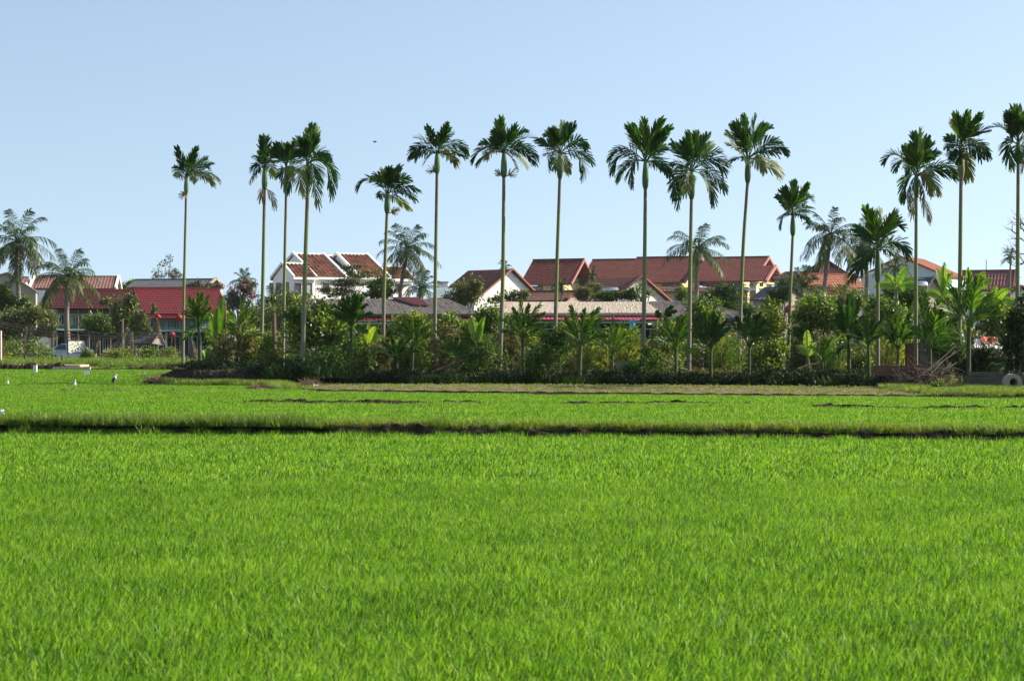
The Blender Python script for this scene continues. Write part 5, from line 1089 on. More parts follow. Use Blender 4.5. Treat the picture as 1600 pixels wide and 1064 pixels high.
# bananas
def banana(label, Y, cx, ybase, leaves, seed, sw=.1, vb=(.35, .85)):
    """leaves: (dx, dy, width m) tips in px from the stem top"""
    r = np.random.default_rng(seed); T = Thing('banana_plant', label, 'banana plant', (GX(cx, Y), Y, LAND - .05), 'banana plants in and behind the grove'); o = W(cx, ybase, Y)
    T.part('stem', MB().tube([(o[0], Y, LAND - .05), (o[0] + .03, Y, (LAND + o[2]) / 2), o], [sw * 1.4, sw * 1.1, sw * .7], 9), M['shaft'], smooth=True)
    for (dx, dy, w) in leaves:
        dd = r.uniform(-.5, .3); tip = o + pxv(dx, dy, dd, Y); c = o + pxv(dx * .35, dy * .6 - abs(dx) * .35 - 4, dd * .5, Y); b = MB(); n = 15; t = np.linspace(0, 1, n)
        C = ((1 - t) ** 2)[:, None] * o + (2 * t * (1 - t))[:, None] * c + (t ** 2)[:, None] * tip; T_ = np.gradient(C, axis=0); T_ /= np.linalg.norm(T_, axis=1)[:, None]
        face = np.array([r.normal(0, .4), -1, .5]); S = np.cross(T_, face); S /= np.linalg.norm(S, axis=1)[:, None]; N_ = np.cross(S, T_)
        wd = w / 2 * np.interp(t, [0, .14, .25, .6, .9, 1], [.04, .06, .8, 1, .6, .08]) * (1 + .0 * t)
        v0 = r.uniform(*vb)
        for sd in (-1, 1):
            e = C + S * (sd * wd)[:, None] + N_ * (wd * .25)[:, None]; e[:, 2] -= wd * .25; tear = r.random(n) < .35
            for k in range(n - 1):
                g = .12 if tear[k] else 0; e1 = e[k] * (1 - g) + e[k + 1] * g; e2 = e[k + 1] - (e[k + 1] - e[k]) * g
                if tear[k]: e1 = e1 + [0, 0, -.12 * w]; e2 = e2 + [0, 0, -.12 * w]
                b.add([C[k], C[k + 1], e2, e1], [[0, 1, 2, 3]], v=np.clip(v0 + r.normal(0, .05), 0, 1))
        b.tube(C, .02, 5, v=.95, cap=False); T.part('leaf', b, M['banana'])
    return T
banana('banana plant with tall bright leaf left of the wind torn young areca', 92, 338, 540, [(12, -78, .42), (-8, -50, .5), (4, -60, .45), (-20, -20, .4)], 1)
banana('banana plant with broad lit leaf behind the third young stem', 93, 352, 530, [(2, -48, .55), (12, -44, .5), (-12, -24, .4)], 2, vb=(.5, .9))
banana('bright green banana leaves right of the big glossy bush', 89, 573, 548, [(16, -36, .5), (-12, -40, .3), (26, -22, .5), (-22, -18, .4), (4, -46, .28)], 3, vb=(.6, .9))
banana('small banana plant low in the grove left of the seventh tall trunk', 89, 744, 545, [(-8, -52, .5), (8, -38, .4), (28, -20, .35), (14, -50, .3)], 4)
banana('banana plant with pale backlit leaf below the sprawling broadleaf tree', 88.5, 1262, 560, [(0, -45, .4), (14, -22, .4), (-14, -18, .35)], 5, vb=(.7, .95))
banana('ragged banana plant left of the fifteenth tall trunk', 100, 1472, 470, [(-10, -52, .5), (16, -44, .5), (-28, -10, .5), (30, -14, .45), (2, -60, .4)], 6, .14, (.3, .7))
banana('tall banana plant with two upright bright leaves right of the fifteenth tall trunk', 98, 1518, 475, [(22, -50, .5), (34, -38, .5), (-6, -58, .4), (48, -6, .5), (-30, -20, .5)], 7, .14, (.55, .9))
banana('banana plant with yellowed hanging leaf near the right edge', 96, 1550, 480, [(34, -8, .55), (30, -28, .4), (-18, -20, .45), (8, -34, .4)], 8, .13, (.5, 1))
banana('banana plant spreading below the pale blue house', 100, 1400, 455, [(34, -16, .5), (20, -36, .5), (-18, -26, .5), (36, -4, .45), (-34, -6, .5)], 9, .14, (.3, .7))
banana('low banana plant among the palms under the pyramid roof', 98, 1425, 500, [(20, -18, .5), (-22, -14, .5), (4, -34, .45)], 10, .1, (.2, .6))
banana('small banana plant at the left end of the grove by the first young stem', 93, 328, 570, [(-10, -22, .4), (10, -28, .4), (16, -6, .4)], 11, .07, (.2, .6))

# trees between grove and village, and around the houses
tr = [
 ('brown green bushy tree in front of the dark tiled gable roof', 150, [(728, 455, 26, 20), (712, 468, 24, 14), (742, 445, 14, 16)], 'olive', 4200, .2, 730),
 ('thin leafy sprays in front of the left white gable', 152, [(800, 462, 24, 10), (775, 468, 18, 8), (818, 458, 12, 8)], 'olive', 1400, .2, 800),
 ('low green bushes behind the pale thatch', 155, [(955, 463, 24, 7), (985, 460, 14, 8)], 'fine', 2200, .2, 955),
 ('sparse bush before the second white gable', 156, [(1005, 455, 18, 12)], 'olive', 500, .2, 1005),
 ('dense dark green tree in front of the yellow walled building', 150, [(1132, 466, 34, 22), (1150, 485, 30, 18), (1112, 475, 22, 16)], 'fine', 9000, .2, 1135),
 ('pale green small tree beside the brown lower roof', 165, [(1065, 460, 14, 12)], 'bright', 900, .2, 1065),
 ('spreading layered tree in front of the white villa', 200, [(540, 441, 46, 9), (522, 455, 40, 8), (568, 428, 32, 7), (548, 416, 22, 5), (566, 464, 40, 7)], 'olive', 6000, .2, 526),
 ('dark drooping tree right of the layered tree before the villa', 195, [(592, 452, 24, 16), (600, 440, 18, 10)], 'fine', 4500, .24, 592),
 ('pink flowering bougainvillea tree right of the crimson roof', 160, [(375, 462, 24, 22), (360, 470, 20, 18), (385, 447, 16, 12)], 'pink', 4500, .18, 372),
 ('pink flowering shrub against the slate grey roof', 200, [(305, 447, 18, 6), (335, 446, 14, 6), (310, 440, 6, 5)], 'pink', 1300, .2, 310),
 ('wispy bare looking grey tree behind the slate roof', 270, [(255, 420, 16, 14), (262, 405, 8, 8), (245, 432, 12, 8)], 'pale', 420, .28, 256),
 ('smaller wispy grey tree right of the taller wispy one', 262, [(275, 427, 10, 10), (268, 433, 8, 6)], 'pale', 420, .28, 273),
 ('small round green tree behind the gap between crimson and maroon roofs', 240, [(200, 448, 12, 8), (205, 441, 6, 5)], 'bright', 1000, .28, 201),
 ('dark green tree hiding the beige gabled house at the left edge', 180, [(12, 470, 22, 14), (2, 460, 14, 14)], 'fine', 3600, .26, 12),
 ('wide spreading olive tree at the left edge above the weeds', 172, [(30, 500, 40, 24), (62, 505, 26, 24), (10, 520, 26, 22), (45, 485, 24, 14), (80, 508, 16, 24)], 'olive', 9000, .22, 40),
 ('light green sapling with bare stem in front of the maroon roofed house', 168, [(148, 505, 24, 20), (155, 515, 20, 12)], 'bright', 3000, .22, 147),
 ('taller dark leaved tree between the two veranda houses', 172, [(193, 490, 22, 26), (205, 470, 12, 14), (180, 515, 18, 14), (168, 472, 10, 7)], 'olive', 5200, .24, 193),
 ('drooping green tree left of the straw hut', 168, [(218, 505, 16, 20), (228, 520, 14, 12), (240, 482, 6, 8)], 'olive', 2600, .22, 215),
 ('small papaya like tree below the beige house', 176, [(38, 475, 10, 12)], 'bright', 500, .3, 37),
 ('grey green treetops left of the solar water heater', 185, [(930, 450, 16, 8), (918, 462, 22, 8)], 'olive', 1500, .22, 925),
 ('brown leaved shrub right of the low brown roof', 175, [(912, 458, 16, 10)], 'dry', 1200, .2, 912),
 ('bushes below the white villa windows', 140, [(470, 470, 24, 14), (445, 480, 22, 18)], 'bright', 2600, .2, 460),
 ('dark green trees between the guesthouse and the low coconut', 175, [(1228, 450, 14, 18), (1215, 462, 18, 12)], 'fine', 3600, .22, 1225),
 ('green trees under the salmon roofed annex', 130, [(1310, 478, 26, 16), (1340, 470, 22, 16)], 'bright', 3600, .2, 1320),
 ('dense green trees right of the pale blue house', 125, [(1400, 455, 20, 16), (1425, 460, 16, 12)], 'fine', 3000, .2, 1405),
 ('green shrubs around the foot of the right hand houses', 120, [(1490, 470, 24, 14), (1535, 475, 24, 16), (1585, 480, 22, 18)], 'bright', 3600, .2, 1500),
 ('bushes behind the pavilions at far left of the thatch', 145, [(460, 495, 26, 18), (400, 495, 26, 22)], 'olive', 3600, .2, 430),
 ('green bush in front of the second thatched pavilion corner', 112, [(700, 500, 16, 8)], 'bright', 700, .17, 700),
]
for i, (lab, Y, bl, mt, n, sz, bx) in enumerate(tr):
    shrub(lab, Y, bl, mt, 500 + i, n, sz, trunk=bx, name='tree', cat='tree', clumps=30 if mt != 'pale' else 14, tr=.09, limbs=12, flat=.18 if 'layered' in lab else 0, vb=(0, .9), csz=.3)
for i, (x, w, h, lab) in enumerate([(20, 30, 22, 'weedy bush at the left edge below the wide olive tree'), (60, 28, 18, 'weedy bush left of the parked car'), (185, 26, 14, 'weedy bush in front of the stick fence'), (230, 22, 16, 'weedy bush beside the straw hut'), (262, 20, 12, 'low weeds bush right of the straw hut'), (136, 12, 10, 'small shrub under the picture board')]):
    shrub(lab, 158 + i, [(x, 548 if i < 2 else 556, w, h)], ['yel', 'bright'][i % 2], 560 + i, 1600, .16, name='shrub', grp='weedy bushes along the village edge', tr=.03, limbs=4)
#PART4
# ---------------------------------------------------------------- field objects, left
def marker(label, px, ytop, ybot, Y, w=.22):
    z0 = CZ + (532 - ybot) * Y / FPX - .1; z1 = CZ + (532 - ytop) * Y / FPX; x = GX(px, Y); T = Thing('marker_post', label, 'marker post', (x, Y, z0), 'white marker posts')
    T.part('shaft', MB().box((x - w / 2, Y - w / 2, z0), (x + w / 2, Y + w / 2, z1 - .12)), M['white'])
    T.part('cap', MB().box((x - w / 2 - .015, Y - w / 2 - .015, z1 - .12), (x + w / 2 + .015, Y + w / 2 + .015, z1)), M['t_pink2'])
marker('white concrete marker post with reddish top at the far field edge below the picture board', 55, 567, 582, 117, .2)
marker('white square concrete marker post between the two leftmost trunks of the grove', 300, 568, 584, 112, .2)
def peg(name, label, px, ytop, ybot, Y, w, h, mat):
    x = GX(px, Y); z1 = CZ + (532 - ytop) * Y / FPX; T = Thing(name, label, 'sign', (x, Y, 0)); T.part('stake', MB().tube([(x, Y, 0), (x, Y, z1)], .02, 5), M['wood'])
    T.part('board', MB().obox((x, Y - .03, z1 - h / 2), (w / 2, .04, 0), (-.008, .012, 0), (0, 0, h / 2)), M[mat])
peg('small_sign', 'small white board on a stake standing in the far rice field', 136, 579, 590, 99, .28, .2, 'plastic')
peg('small_sign', 'small grey peg board in the far rice field left of the grove', 226, 580, 590, 99, .12, .18, 'concrete')
for px, h, l in ((39, 12, 'left stump post'), (97, 12, 'right stump post'), ):
    Y = 147; x = GX(px, Y); single('stump_post', 'pale %s standing in the weeds behind the concrete path' % l, 'post', MB().tube([(x, Y, LAND - .05), (x + .02, Y, LAND + .75)], .09, 7), M['wood'], (x, Y, LAND - .05))
def bag(label, px, ytop, ybot, Y, wpx, seed, mat='plastic'):
    r = np.random.default_rng(seed); z0 = .08; z1 = CZ + (532 - ytop) * Y / FPX; x = GX(px, Y); w = wpx / 2 * Y / FPX; b = MB(); n = 12; V = []
    for i, t in enumerate(np.linspace(0, 1, 9)):
        ww = w * (1.05 - .85 * t ** 1.1) * (1 if i else .8); a = np.linspace(0, 2 * np.pi, n, endpoint=False); rr = ww * (1 + .22 * r.normal(size=n))
        V.append(np.c_[x + rr * np.cos(a) + .1 * w * t, Y + rr * np.sin(a), np.full(n, z0 + (z1 - z0) * t) + .03 * r.normal(size=n)])
    V = np.array(V).reshape(-1, 3); i = np.arange(8)[:, None] * n; j = np.arange(n)[None]; j2 = (j + 1) % n
    b.add(V, np.stack([i + j, i + j2, i + n + j2, i + n + j], -1).reshape(-1, 4)); b.add(np.vstack([V[-n:], V[-n:].mean(0)]), T=[[k, (k + 1) % n, n] for k in range(n)])
    single('plastic_bag', label, 'plastic bag', b, M[mat], (x, Y, z0), 'white plastic scraps used as bird scarers in the rice')
bag('narrow white plastic scrap standing in the far rice near the left edge', 12.5, 590.5, 599, 86, 4, 1)
bag('low grey white plastic bag lying in the far rice left of the bird', 117, 593.5, 602, 82.5, 6.5, 2)
Y = 46; bag('crumpled white plastic sack on the bund at the left edge of the picture', 2, 641, 656, 44, 20, 3)
# bird (stork like) standing in the rice
Y = 87; o = W(179, 592, Y); T = Thing('bird', 'dark and white long legged bird standing in the far rice field left of the grove', 'bird', (o[0], Y, 0))
b = MB(); q_ = [np.array(v) * .62 for v in ([-.12, 0, -.2], [-.07, 0, -.08], [.0, 0, .06], [.06, 0, .2], [.07, 0, .3], [.11, 0, .33], [.24, 0, .25])]
b.tube([o + v for v in q_], [.02, .07, .085, .05, .028, .034, .006], 10)
T.part('body', b, M['plastic'], smooth=True)
w = MB(); w.tube([o + np.array(v) * .62 for v in ([-.2, -.03, -.3], [-.1, -.06, -.1], [.02, -.07, .06], [.06, -.04, .14])], [.012, .06, .075, .015], 8); T.part('wing', w, M['black'], smooth=True)
for dx in (-.03, .03): T.part('leg', MB().tube([(o[0] + dx, Y, 0), (o[0] + dx + .02, Y, .12), (o[0] + dx - .03, Y, o[2] - .08)], .011, 5), M['wood'])
# small bird in flight
Y = 120; o = W(585.5, 222.5, Y); T = Thing('flying_bird', 'tiny dark bird in flight high in the sky', 'bird', o)
T.part('body', MB().tube([o + [-.12, 0, 0], o + [-.02, 0, .01], o + [.08, 0, .02], o + [.13, 0, .02]], [.01, .035, .03, .008], 7), M['black'], smooth=True)
for s_ in (-1, 1):
    b = MB(); b.add([o + [-.03, 0, .02], o + [.05, 0, .02], o + [.03 + .06, s_ * .16, .08 - .05 * (s_ < 0)], o + [-.04, s_ * .14, .07], o + [-.08, s_ * .3, .03]], [[0, 1, 2, 3]], [[3, 2, 4]]); b.add([p + np.array([0, 0, .008]) for p in b.V[0]], [[3, 2, 1, 0]], [[4, 2, 3]]); T.part('wing', b, M['black'])
# picture board
Y = 166; T = Thing('picture_board', 'landscape picture board on two posts beside the parked car', 'sign', (GX(120, Y), Y, LAND))
for px, yo in ((106, 0), (134, 1.3)): x = GX(px, Y + yo); T.part('post', MB().beam((x, Y + yo, LAND - .1), (x, Y + yo, CZ + (532 - 531) * Y / FPX), .09), M['wood'])
m, nt, out = newmat('printed picture'); b_ = N(nt, 'ShaderNodeBsdfPrincipled'); b_.inputs['Roughness'].default_value = .5
tc = N(nt, 'ShaderNodeTexCoord'); vo = N(nt, 'ShaderNodeTexNoise'); vo.inputs['Scale'].default_value = 6.5; vo.inputs['Detail'].default_value = 5; nt.links.new(tc.outputs['Object'], vo.inputs['Vector'])
nt.links.new(ramp(nt, vo.outputs[0], [(.36, (.05, .05, .07)), (.44, (.30, .26, .18)), (.5, (.66, .70, .72)), (.56, (.30, .38, .24)), (.62, (.70, .74, .78))]), b_.inputs['Base Color']); nt.links.new(b_.outputs[0], out.inputs[0]); M['print'] = m
pa, pb = W(106.8, 552, Y - .08), W(133.2, 552, Y + 1.22); hz = 19.7 * Y / FPX / 2; dn = np.cross(pb - pa, [0, 0, 1.]); dn /= np.linalg.norm(dn); pb[2] = pa[2]
T.part('panel', MB().obox((pa + pb) / 2 + [0, 0, hz], (pb - pa) / 2, dn * .015, (0, 0, hz)), M['print'])
for zz_ in (0, 2 * hz): T.part('rail', MB().beam(pa + [0, 0, zz_], pb + [0, 0, zz_], .07), M['redwood'])
# parked car
Y = 172; k = Y / FPX; x0, x1 = GX(74, Y), GX(126, Y); L = x1 - x0; zt = CZ + (532 - 537.5) * k; zb = LAND + .3; T = Thing('parked_car', 'silver blue hatchback car parked among weeds behind the picture board', 'car', ((x0 + x1) / 2, Y, LAND))
L = 4.1; x1 = x0 + L
side = [(0, .0), (.0, .45), (.06, .62), (.62, .80), (1.15, 1.22), (1.6, 1.30), (2.7, 1.28), (3.55, .92), (4.0, .78), (4.1, .5), (4.1, .0)]
side = [(4.1 - a, c) for a, c in side][::-1]
b = MB(); n = len(side); wz = .82
def ring(yy, f): return [(x0 + a, Y + yy, zb + (c if c < .7 else .7 + (c - .7) * 1.0)) for a, c in side]
A_ = ring(-wz, 1); Bq = ring(wz, 1); A_ = [(p[0], p[1] + (.16 if p[2] > zb + .8 else 0), p[2]) for p in A_]; Bq = [(p[0], p[1] - (.16 if p[2] > zb + .8 else 0), p[2]) for p in Bq]
b.add(A_ + Bq, [[i, i + 1, n + i + 1, n + i] for i in range(n - 1)] + [[n - 1, 0, n, 2 * n - 1]]); cA = np.mean(A_, 0); b.add(A_ + [cA], T=[[i, (i + 1) % n, n] for i in range(n)]); b.add(Bq + [np.mean(Bq, 0)], T=[[(i + 1) % n, i, n] for i in range(n)])
T.part('body', b, M['carpaint'])
for (a0, a1, a2, a3) in ((.78, 1.75, 1.75, 1.18), (1.85, 2.75, 2.45, 1.85)):
    T.part('window', MB().add([(x0 + a0, Y - wz - .012, zb + .80), (x0 + a1, Y - wz - .012, zb + .80), (x0 + a2, Y - wz + .13, zb + 1.2), (x0 + a3, Y - wz + .13, zb + 1.2)], [[0, 1, 2, 3]]), M['glass'])
for a in (.75, 3.25):
    w_ = T.part('wheel', MB().tube([(x0 + a, Y - wz - .02, LAND + .31), (x0 + a, Y - wz + .2, LAND + .31)], .31, 16), M['rubber']); T.part('rim', MB().tube([(x0 + a, Y - wz - .035, LAND + .31), (x0 + a, Y - wz, LAND + .31)], .19, 12), M['metal'], parent=w_)
T.part('tail_lamp', MB().box((x0 - .02, Y - wz - .01, zb + .35), (x0 + .12, Y - wz + .2, zb + .6)), M['lantern'])
# straw hut, stick fence, haystacks
def straw_cone(name, label, px, ytop, ybot, Y, wpx, seed, cat, pinch=.5):
    r = np.random.default_rng(seed); z0 = LAND - .05 if ybot is None else CZ + (532 - ybot) * Y / FPX; z1 = CZ + (532 - ytop) * Y / FPX; x = GX(px, Y); w = wpx / 2 * Y / FPX; b = MB(); b.tube([(x + .08 * w * math.sin(4 * t), Y, z0 + (z1 - z0) * t) for t in np.linspace(0, 1, 8)], [w * (1 - t) ** pinch * .9 + .05 for t in np.linspace(0, 1, 8)], 14)
    for k in range(240):
        t = r.random() ** 1.4; a = r.uniform(0, 6.28); rr = w * (1 - t) ** pinch + .04; p = np.array([x + rr * math.cos(a), Y + rr * math.sin(a), z0 + (z1 - z0) * t]); q = p + [math.cos(a) * .12, math.sin(a) * .12, -.3 + r.normal(0, .12)]
        b.tube([p, q], [.02, .008], 3, v=r.random(), cap=False)
    return single(name, label, cat, b, M['straw'], (x, Y, z0))
Y = 166; T = Thing('straw_hut', 'small open hut with dark thatch and straw gable before the crimson roofed house', 'hut', (GX(235, Y), Y, LAND))
rb = MB(); A = W(206, 536, Y); B_ = W(238, 537, Y - 1.2); C_ = W(250, 519, Y + .2); D_ = W(222, 519.5, Y + 1.2)
u = np.linspace(0, 1, 30); r = np.random.default_rng(3)
V = np.array([[A + (B_ - A) * uu + ((D_ + (C_ - D_) * uu) - (A + (B_ - A) * uu)) * t + [0, 0, r.normal(0, .02)] for uu in u] for t in np.linspace(0, 1, 7)]); i = np.arange(6)[:, None] * 30; j = np.arange(29)[None]
rb.add(V.reshape(-1, 3), np.stack([i + j, i + j + 1, i + 30 + j + 1, i + 30 + j], -1).reshape(-1, 4)); rb.add(V.reshape(-1, 3) - [0, 0, .12], np.stack([i + j + 30, i + 30 + j + 1, i + j + 1, i + j], -1).reshape(-1, 4)); T.part('thatch_roof', rb, M['thatch_old'])
T.part('gable_panel', MB().add([W(238, 536.5, Y - 1.1), W(257, 540, Y - .9), W(250.5, 520, Y), W(238, 536.5, Y - .95), W(257, 540, Y - .75), W(250.5, 520, Y + .1)], [[0, 1, 4, 3]], [[0, 1, 2], [5, 4, 3]]), M['thatch'])
T.part('rafter', MB().beam(W(237, 537.5, Y - 1.2), W(251, 517.5, Y), .09), M['wood']); T.part('rafter', MB().beam(W(259, 541, Y - 1), W(249, 516.5, Y), .09), M['wood'])
for px in (210, 238, 257): x = GX(px, Y); T.part('post', MB().tube([(x, Y - .8, LAND - .1), (x, Y - .8, LAND + 1.75)], .06, 6), M['wood'])
straw_cone('hay_bundle', 'pointed straw bundle rising behind the small open hut', 245, 497, 527, 167, 15, 1, 'haystack', .8)
straw_cone('hay_bundle', 'grey brown haystack seen right of the leftmost tall trunk', 301, 533, None, 150, 14, 2, 'haystack', .5)
def stick_fence(label, x0, x1, ytop, Y, seed, dens=.16, mat='wood'):
    r = np.random.default_rng(seed); a, c = GX(x0, Y), GX(x1, Y); z1 = CZ + (532 - ytop) * Y / FPX; b = MB()
    T = Thing('stick_fence', label, 'fence', ((a + c) / 2, Y, LAND - .05)); 
    for x in np.arange(a, c, dens): b.tube([(x, Y, LAND - .05), (x + r.normal(0, .03), Y + r.normal(0, .02), z1 + r.normal(0, .14))], [.05, .035], 5, v=r.random())
    T.part('pickets', b, M[mat]); 
    for f in (.35, .75): T.part('rail', MB().beam((a, Y - .06, LAND + (z1 - LAND) * f), (c, Y - .06, LAND + (z1 - LAND) * f + .05), .04), M['wood'])
stick_fence('dark upright stick fence left of the straw hut', 189, 218, 541, 164, 4)
stick_fence('short stick fence right of the straw hut', 258, 276, 545, 165, 5)
T = Thing('plank_rack', 'small ladder like wooden rack in the weeds right of the straw hut', 'rack', (GX(252, 158), 158, LAND))
for px in (247, 252, 257): T.part('post', MB().tube([W(px, 562, 158), W(px, 548, 158)], .035, 5), M['wood'])
for py in (551, 556): T.part('rail', MB().beam(W(245, py, 157.9), W(259, py, 157.9), .04), M['wood'])
# cables with poles
def cable(label, pts, Y, seed, rad=.035):
    P_ = [W(x, y, Y) for x, y in pts]; P_ = np.array(P_); t = np.linspace(0, 1, 40); s_ = np.linspace(0, 1, len(P_)); C = np.stack([np.interp(t, s_, P_[:, i]) for i in range(3)], 1)
    C[2:-2, 2] = np.convolve(C[:, 2], np.ones(5) / 5, 'valid'); single('power_cable', label, 'cable', MB().tube(C, rad, 5), M['cable'], P_[0], 'cables sagging past the village houses')
cable('upper cable sagging left to right past the coconut trunk and straw hut', [(-60, 490), (0, 503), (60, 513), (110, 518), (170, 521), (230, 520), (300, 516)], 163, 1)
cable('middle cable sagging below the upper one past the coconut trunk', [(-60, 492), (0, 506), (60, 518), (110, 523), (170, 526), (230, 525), (300, 521)], 162.6, 2, .045)
cable('lowest cable, sagging under the other two above the picture board', [(-60, 497), (0, 511), (60, 522), (110, 527), (170, 529.5), (230, 529), (300, 525)], 162.2, 3, .03)
for i, (px, yt, Yp, lab, rd) in enumerate(((83, 517, 163, 'thin pole holding the cables left of the picture board', .05), (191, 498, 163, 'wooden pole among leaves left of the straw hut holding the cables', .08), (258, 524, 163, 'slim pole right of the straw hut', .05))):
    x = GX(px, Yp); single('cable_pole', lab, 'pole', MB().tube([(x, Yp, LAND - .1), (x + .03, Yp, CZ + (532 - yt) * Yp / FPX)], rd, 7), M['greywood'], (x, Yp, LAND - .1), 'poles carrying the cables')
x = GX(1, 150); single('pink_post', 'pale pink post at the very left edge of the picture', 'post', MB().box((x - .3, 150, LAND), (x + .02, 150.3, CZ + (532 - 517) * 150 / FPX)), M['pinkpost'], (x, 150, LAND))
# ---------------------------------------------------------------- field objects, right
Y = 71.5; c = W(1584, 597.5, Y); T = Thing('concrete_ring', 'round concrete well ring lying on its side at the right edge', 'concrete ring', (c[0], Y, c[2] - .31))
a = np.linspace(0, 2 * np.pi, 40, endpoint=False); b = MB(); Ro, Ri, dp = .31, .135, .45
V = [(c[0] + q * math.cos(t), Y + yy, c[2] + q * math.sin(t)) for (q, yy) in ((Ro, 0), (Ro, dp), (Ri, dp), (Ri, .05), (Ri + .03, 0)) for t in a]; n = 40
b.add(V, [[k * n + i, k * n + (i + 1) % n, ((k + 1) % 5) * n + (i + 1) % n, ((k + 1) % 5) * n + i] for k in range(5) for i in range(n)]); T.part('ring_wall', b, M['concrete'], smooth=False)
T.part('inner_lining', MB().tube([(c[0], Y + dp * .9, c[2]), (c[0], Y + dp * .98, c[2])], Ri * .99, 24), M['darkin'])
def sheet(p0, p1, z0, z1, waves, amp, th=.02, hor=True):
    p0, p1 = np.array(p0, float), np.array(p1, float); b = MB(); m = waves * 6 + 1; d = (p1 - p0) / np.linalg.norm(p1 - p0); nrm = np.array([d[1], -d[0]])
    if hor:
        z = np.linspace(z0, z1, m); o_ = amp * np.sin(np.arange(m) / 6 * 2 * np.pi); V = np.array([[(*(p + nrm * o), zz)] for zz, o in zip(z, o_) for p in (p0, p1)]).reshape(-1, 3)
        V2 = V + [*(nrm * -th), 0]; q = [[2 * i, 2 * i + 1, 2 * i + 3, 2 * i + 2] for i in range(m - 1)]; b.add(V, q); b.add(V2, [x[::-1] for x in q])
    else:
        u = np.linspace(0, 1, m); o_ = amp * np.sin(np.arange(m) / 6 * 2 * np.pi); V = np.array([(*(p0 + (p1 - p0) * uu + nrm * o), zz) for uu, o in zip(u, o_) for zz in (z0, z1)]); V2 = V - [*(nrm * th), 0]
        q = [[2 * i, 2 * i + 2, 2 * i + 3, 2 * i + 1] for i in range(m - 1)]; b.add(V, q); b.add(V2, [x[::-1] for x in q])
    return b
T = Thing('tin_fence', 'fence of grey corrugated sheets left of the concrete ring', 'fence', (GX(1545, 73), 73, LAND))
T.part('sheet', sheet((GX(1514, 73), 73.2), (GX(1566, 73), 72.8), LAND, CZ + (532 - 581) * 73 / FPX, 9, .02), M['tin'])
T.part('sheet', sheet((GX(1560, 73.3), 73.3), (GX(1615, 73.3), 73.1), LAND, CZ + (532 - 586) * 73 / FPX, 7, .02), M['tin'])
for px in (1515, 1564): x = GX(px, 73.4); T.part('post', MB().tube([(x, 73.5, LAND - .1), (x, 73.5, CZ + (532 - 576) * 73 / FPX)], .045, 7), M['wood'])
T = Thing('board_fence', 'grey upright board fence behind the tall young areca on the right', 'fence', (GX(1460, 81.5), 81.5, LAND)); r = np.random.default_rng(5)
for k in range(11):
    px = 1440 + k * 4.0; ytop = np.interp(px, [1440, 1482], [535, 532]); x = GX(px, 81.5); T.part('board', MB().obox((x, 81.5 + k * .03, (LAND + CZ + (532 - ytop) * 81.5 / FPX) / 2), (.048, .004, 0), (0, .015, 0), (0, 0, (CZ + (532 - ytop) * 81.5 / FPX - LAND) / 2 + r.normal(0, .02)), v=.5), M['greywood'])
T.part('rail', MB().beam(W(1438, 548, 81.4), W(1483, 546, 81.7), .05), M['wood'])
T = Thing('wood_shed', 'dark reddish plank shed wall behind the fourteenth tall trunk', 'shed', (GX(1428, 82.5), 82.5, LAND))
for k in range(6): px = 1416 + k * 4.2; x = GX(px, 82.5); T.part('plank', MB().box((x - .05, 82.5, LAND), (x + .052, 82.53, CZ + (532 - 536 + (k % 2)) * 82.5 / FPX)), M['redwood'])
T.part('frame_rail', MB().beam(W(1413, 537, 82.45), W(1440, 535.5, 82.45), .06), M['wood'])
for k, (xa, xb, ya) in enumerate(((1364, 1442, 573), (1362, 1444, 577), (1368, 1440, 581), (1366, 1443, 585))):
    single('stacked_plank', '%s long reddish plank of the stack under the fourteenth tall trunk' % ['topmost', 'second from top', 'third from top', 'lowest'][k], 'plank', MB().obox((W(xa, ya, 76.6) + W(xb, ya - 1, 76.6)) / 2 + [0, -.03 * (k % 2), 0], ((W(xb, ya - 1.2, 76.6) - W(xa, ya, 76.6)) / 2), (0, .12, 0), (0, 0, .045)), M['redwood'], W(xa, ya, 76.6), 'long planks stacked low in front of the shed')
# wood pile: leaning poles and brush
leanl = ['steepest', 'second', 'third', 'fourth', 'flattest']
for k in range(5):
    p0 = W(1434 + k * 9 - (k % 2) * 6, 589 - k, 76 + k * .15); p1 = W([1500, 1508, 1492, 1512, 1486][k], [534, 541, 549, 556, 566][k], 77.4 + k * .1)
    single('leaning_pole', '%s of the weathered poles leaning over the brushwood heap' % leanl[k], 'pole', MB().tube([p0, (p0 + p1) / 2 + [0, 0, .06 * (k % 3 - 1)], p1], [.032, .028, .016], 7), M['twig'], p0, 'poles leaning on the brushwood heap')
r = np.random.default_rng(11); b = MB()
for k in range(520):
    p = np.array([GX(r.uniform(1395, 1500), 76), 76.3 + r.uniform(-.7, .9), LAND + .05 + abs(r.normal(0, .22)) * (1 + .8 * math.exp(-((k % 7) / 3)))]); d = np.array([r.normal(0, 1), r.normal(0, .4), r.normal(0, .45)]); d /= np.linalg.norm(d); L = r.uniform(.25, .9)
    b.tube([p - d * L / 2, p + r.normal(0, .04, 3), p + d * L / 2], [.014, .012, .005], 4, v=r.random(), cap=False)
b.V = [np.concatenate(b.V)]; b.V[0][:, 2] = np.maximum(b.V[0][:, 2], LAND)
o = single('brushwood_heap', 'dark heap of twigs and brushwood under the leaning poles', 'brushwood', b, M['twig'], (GX(1450, 76), 76, LAND))
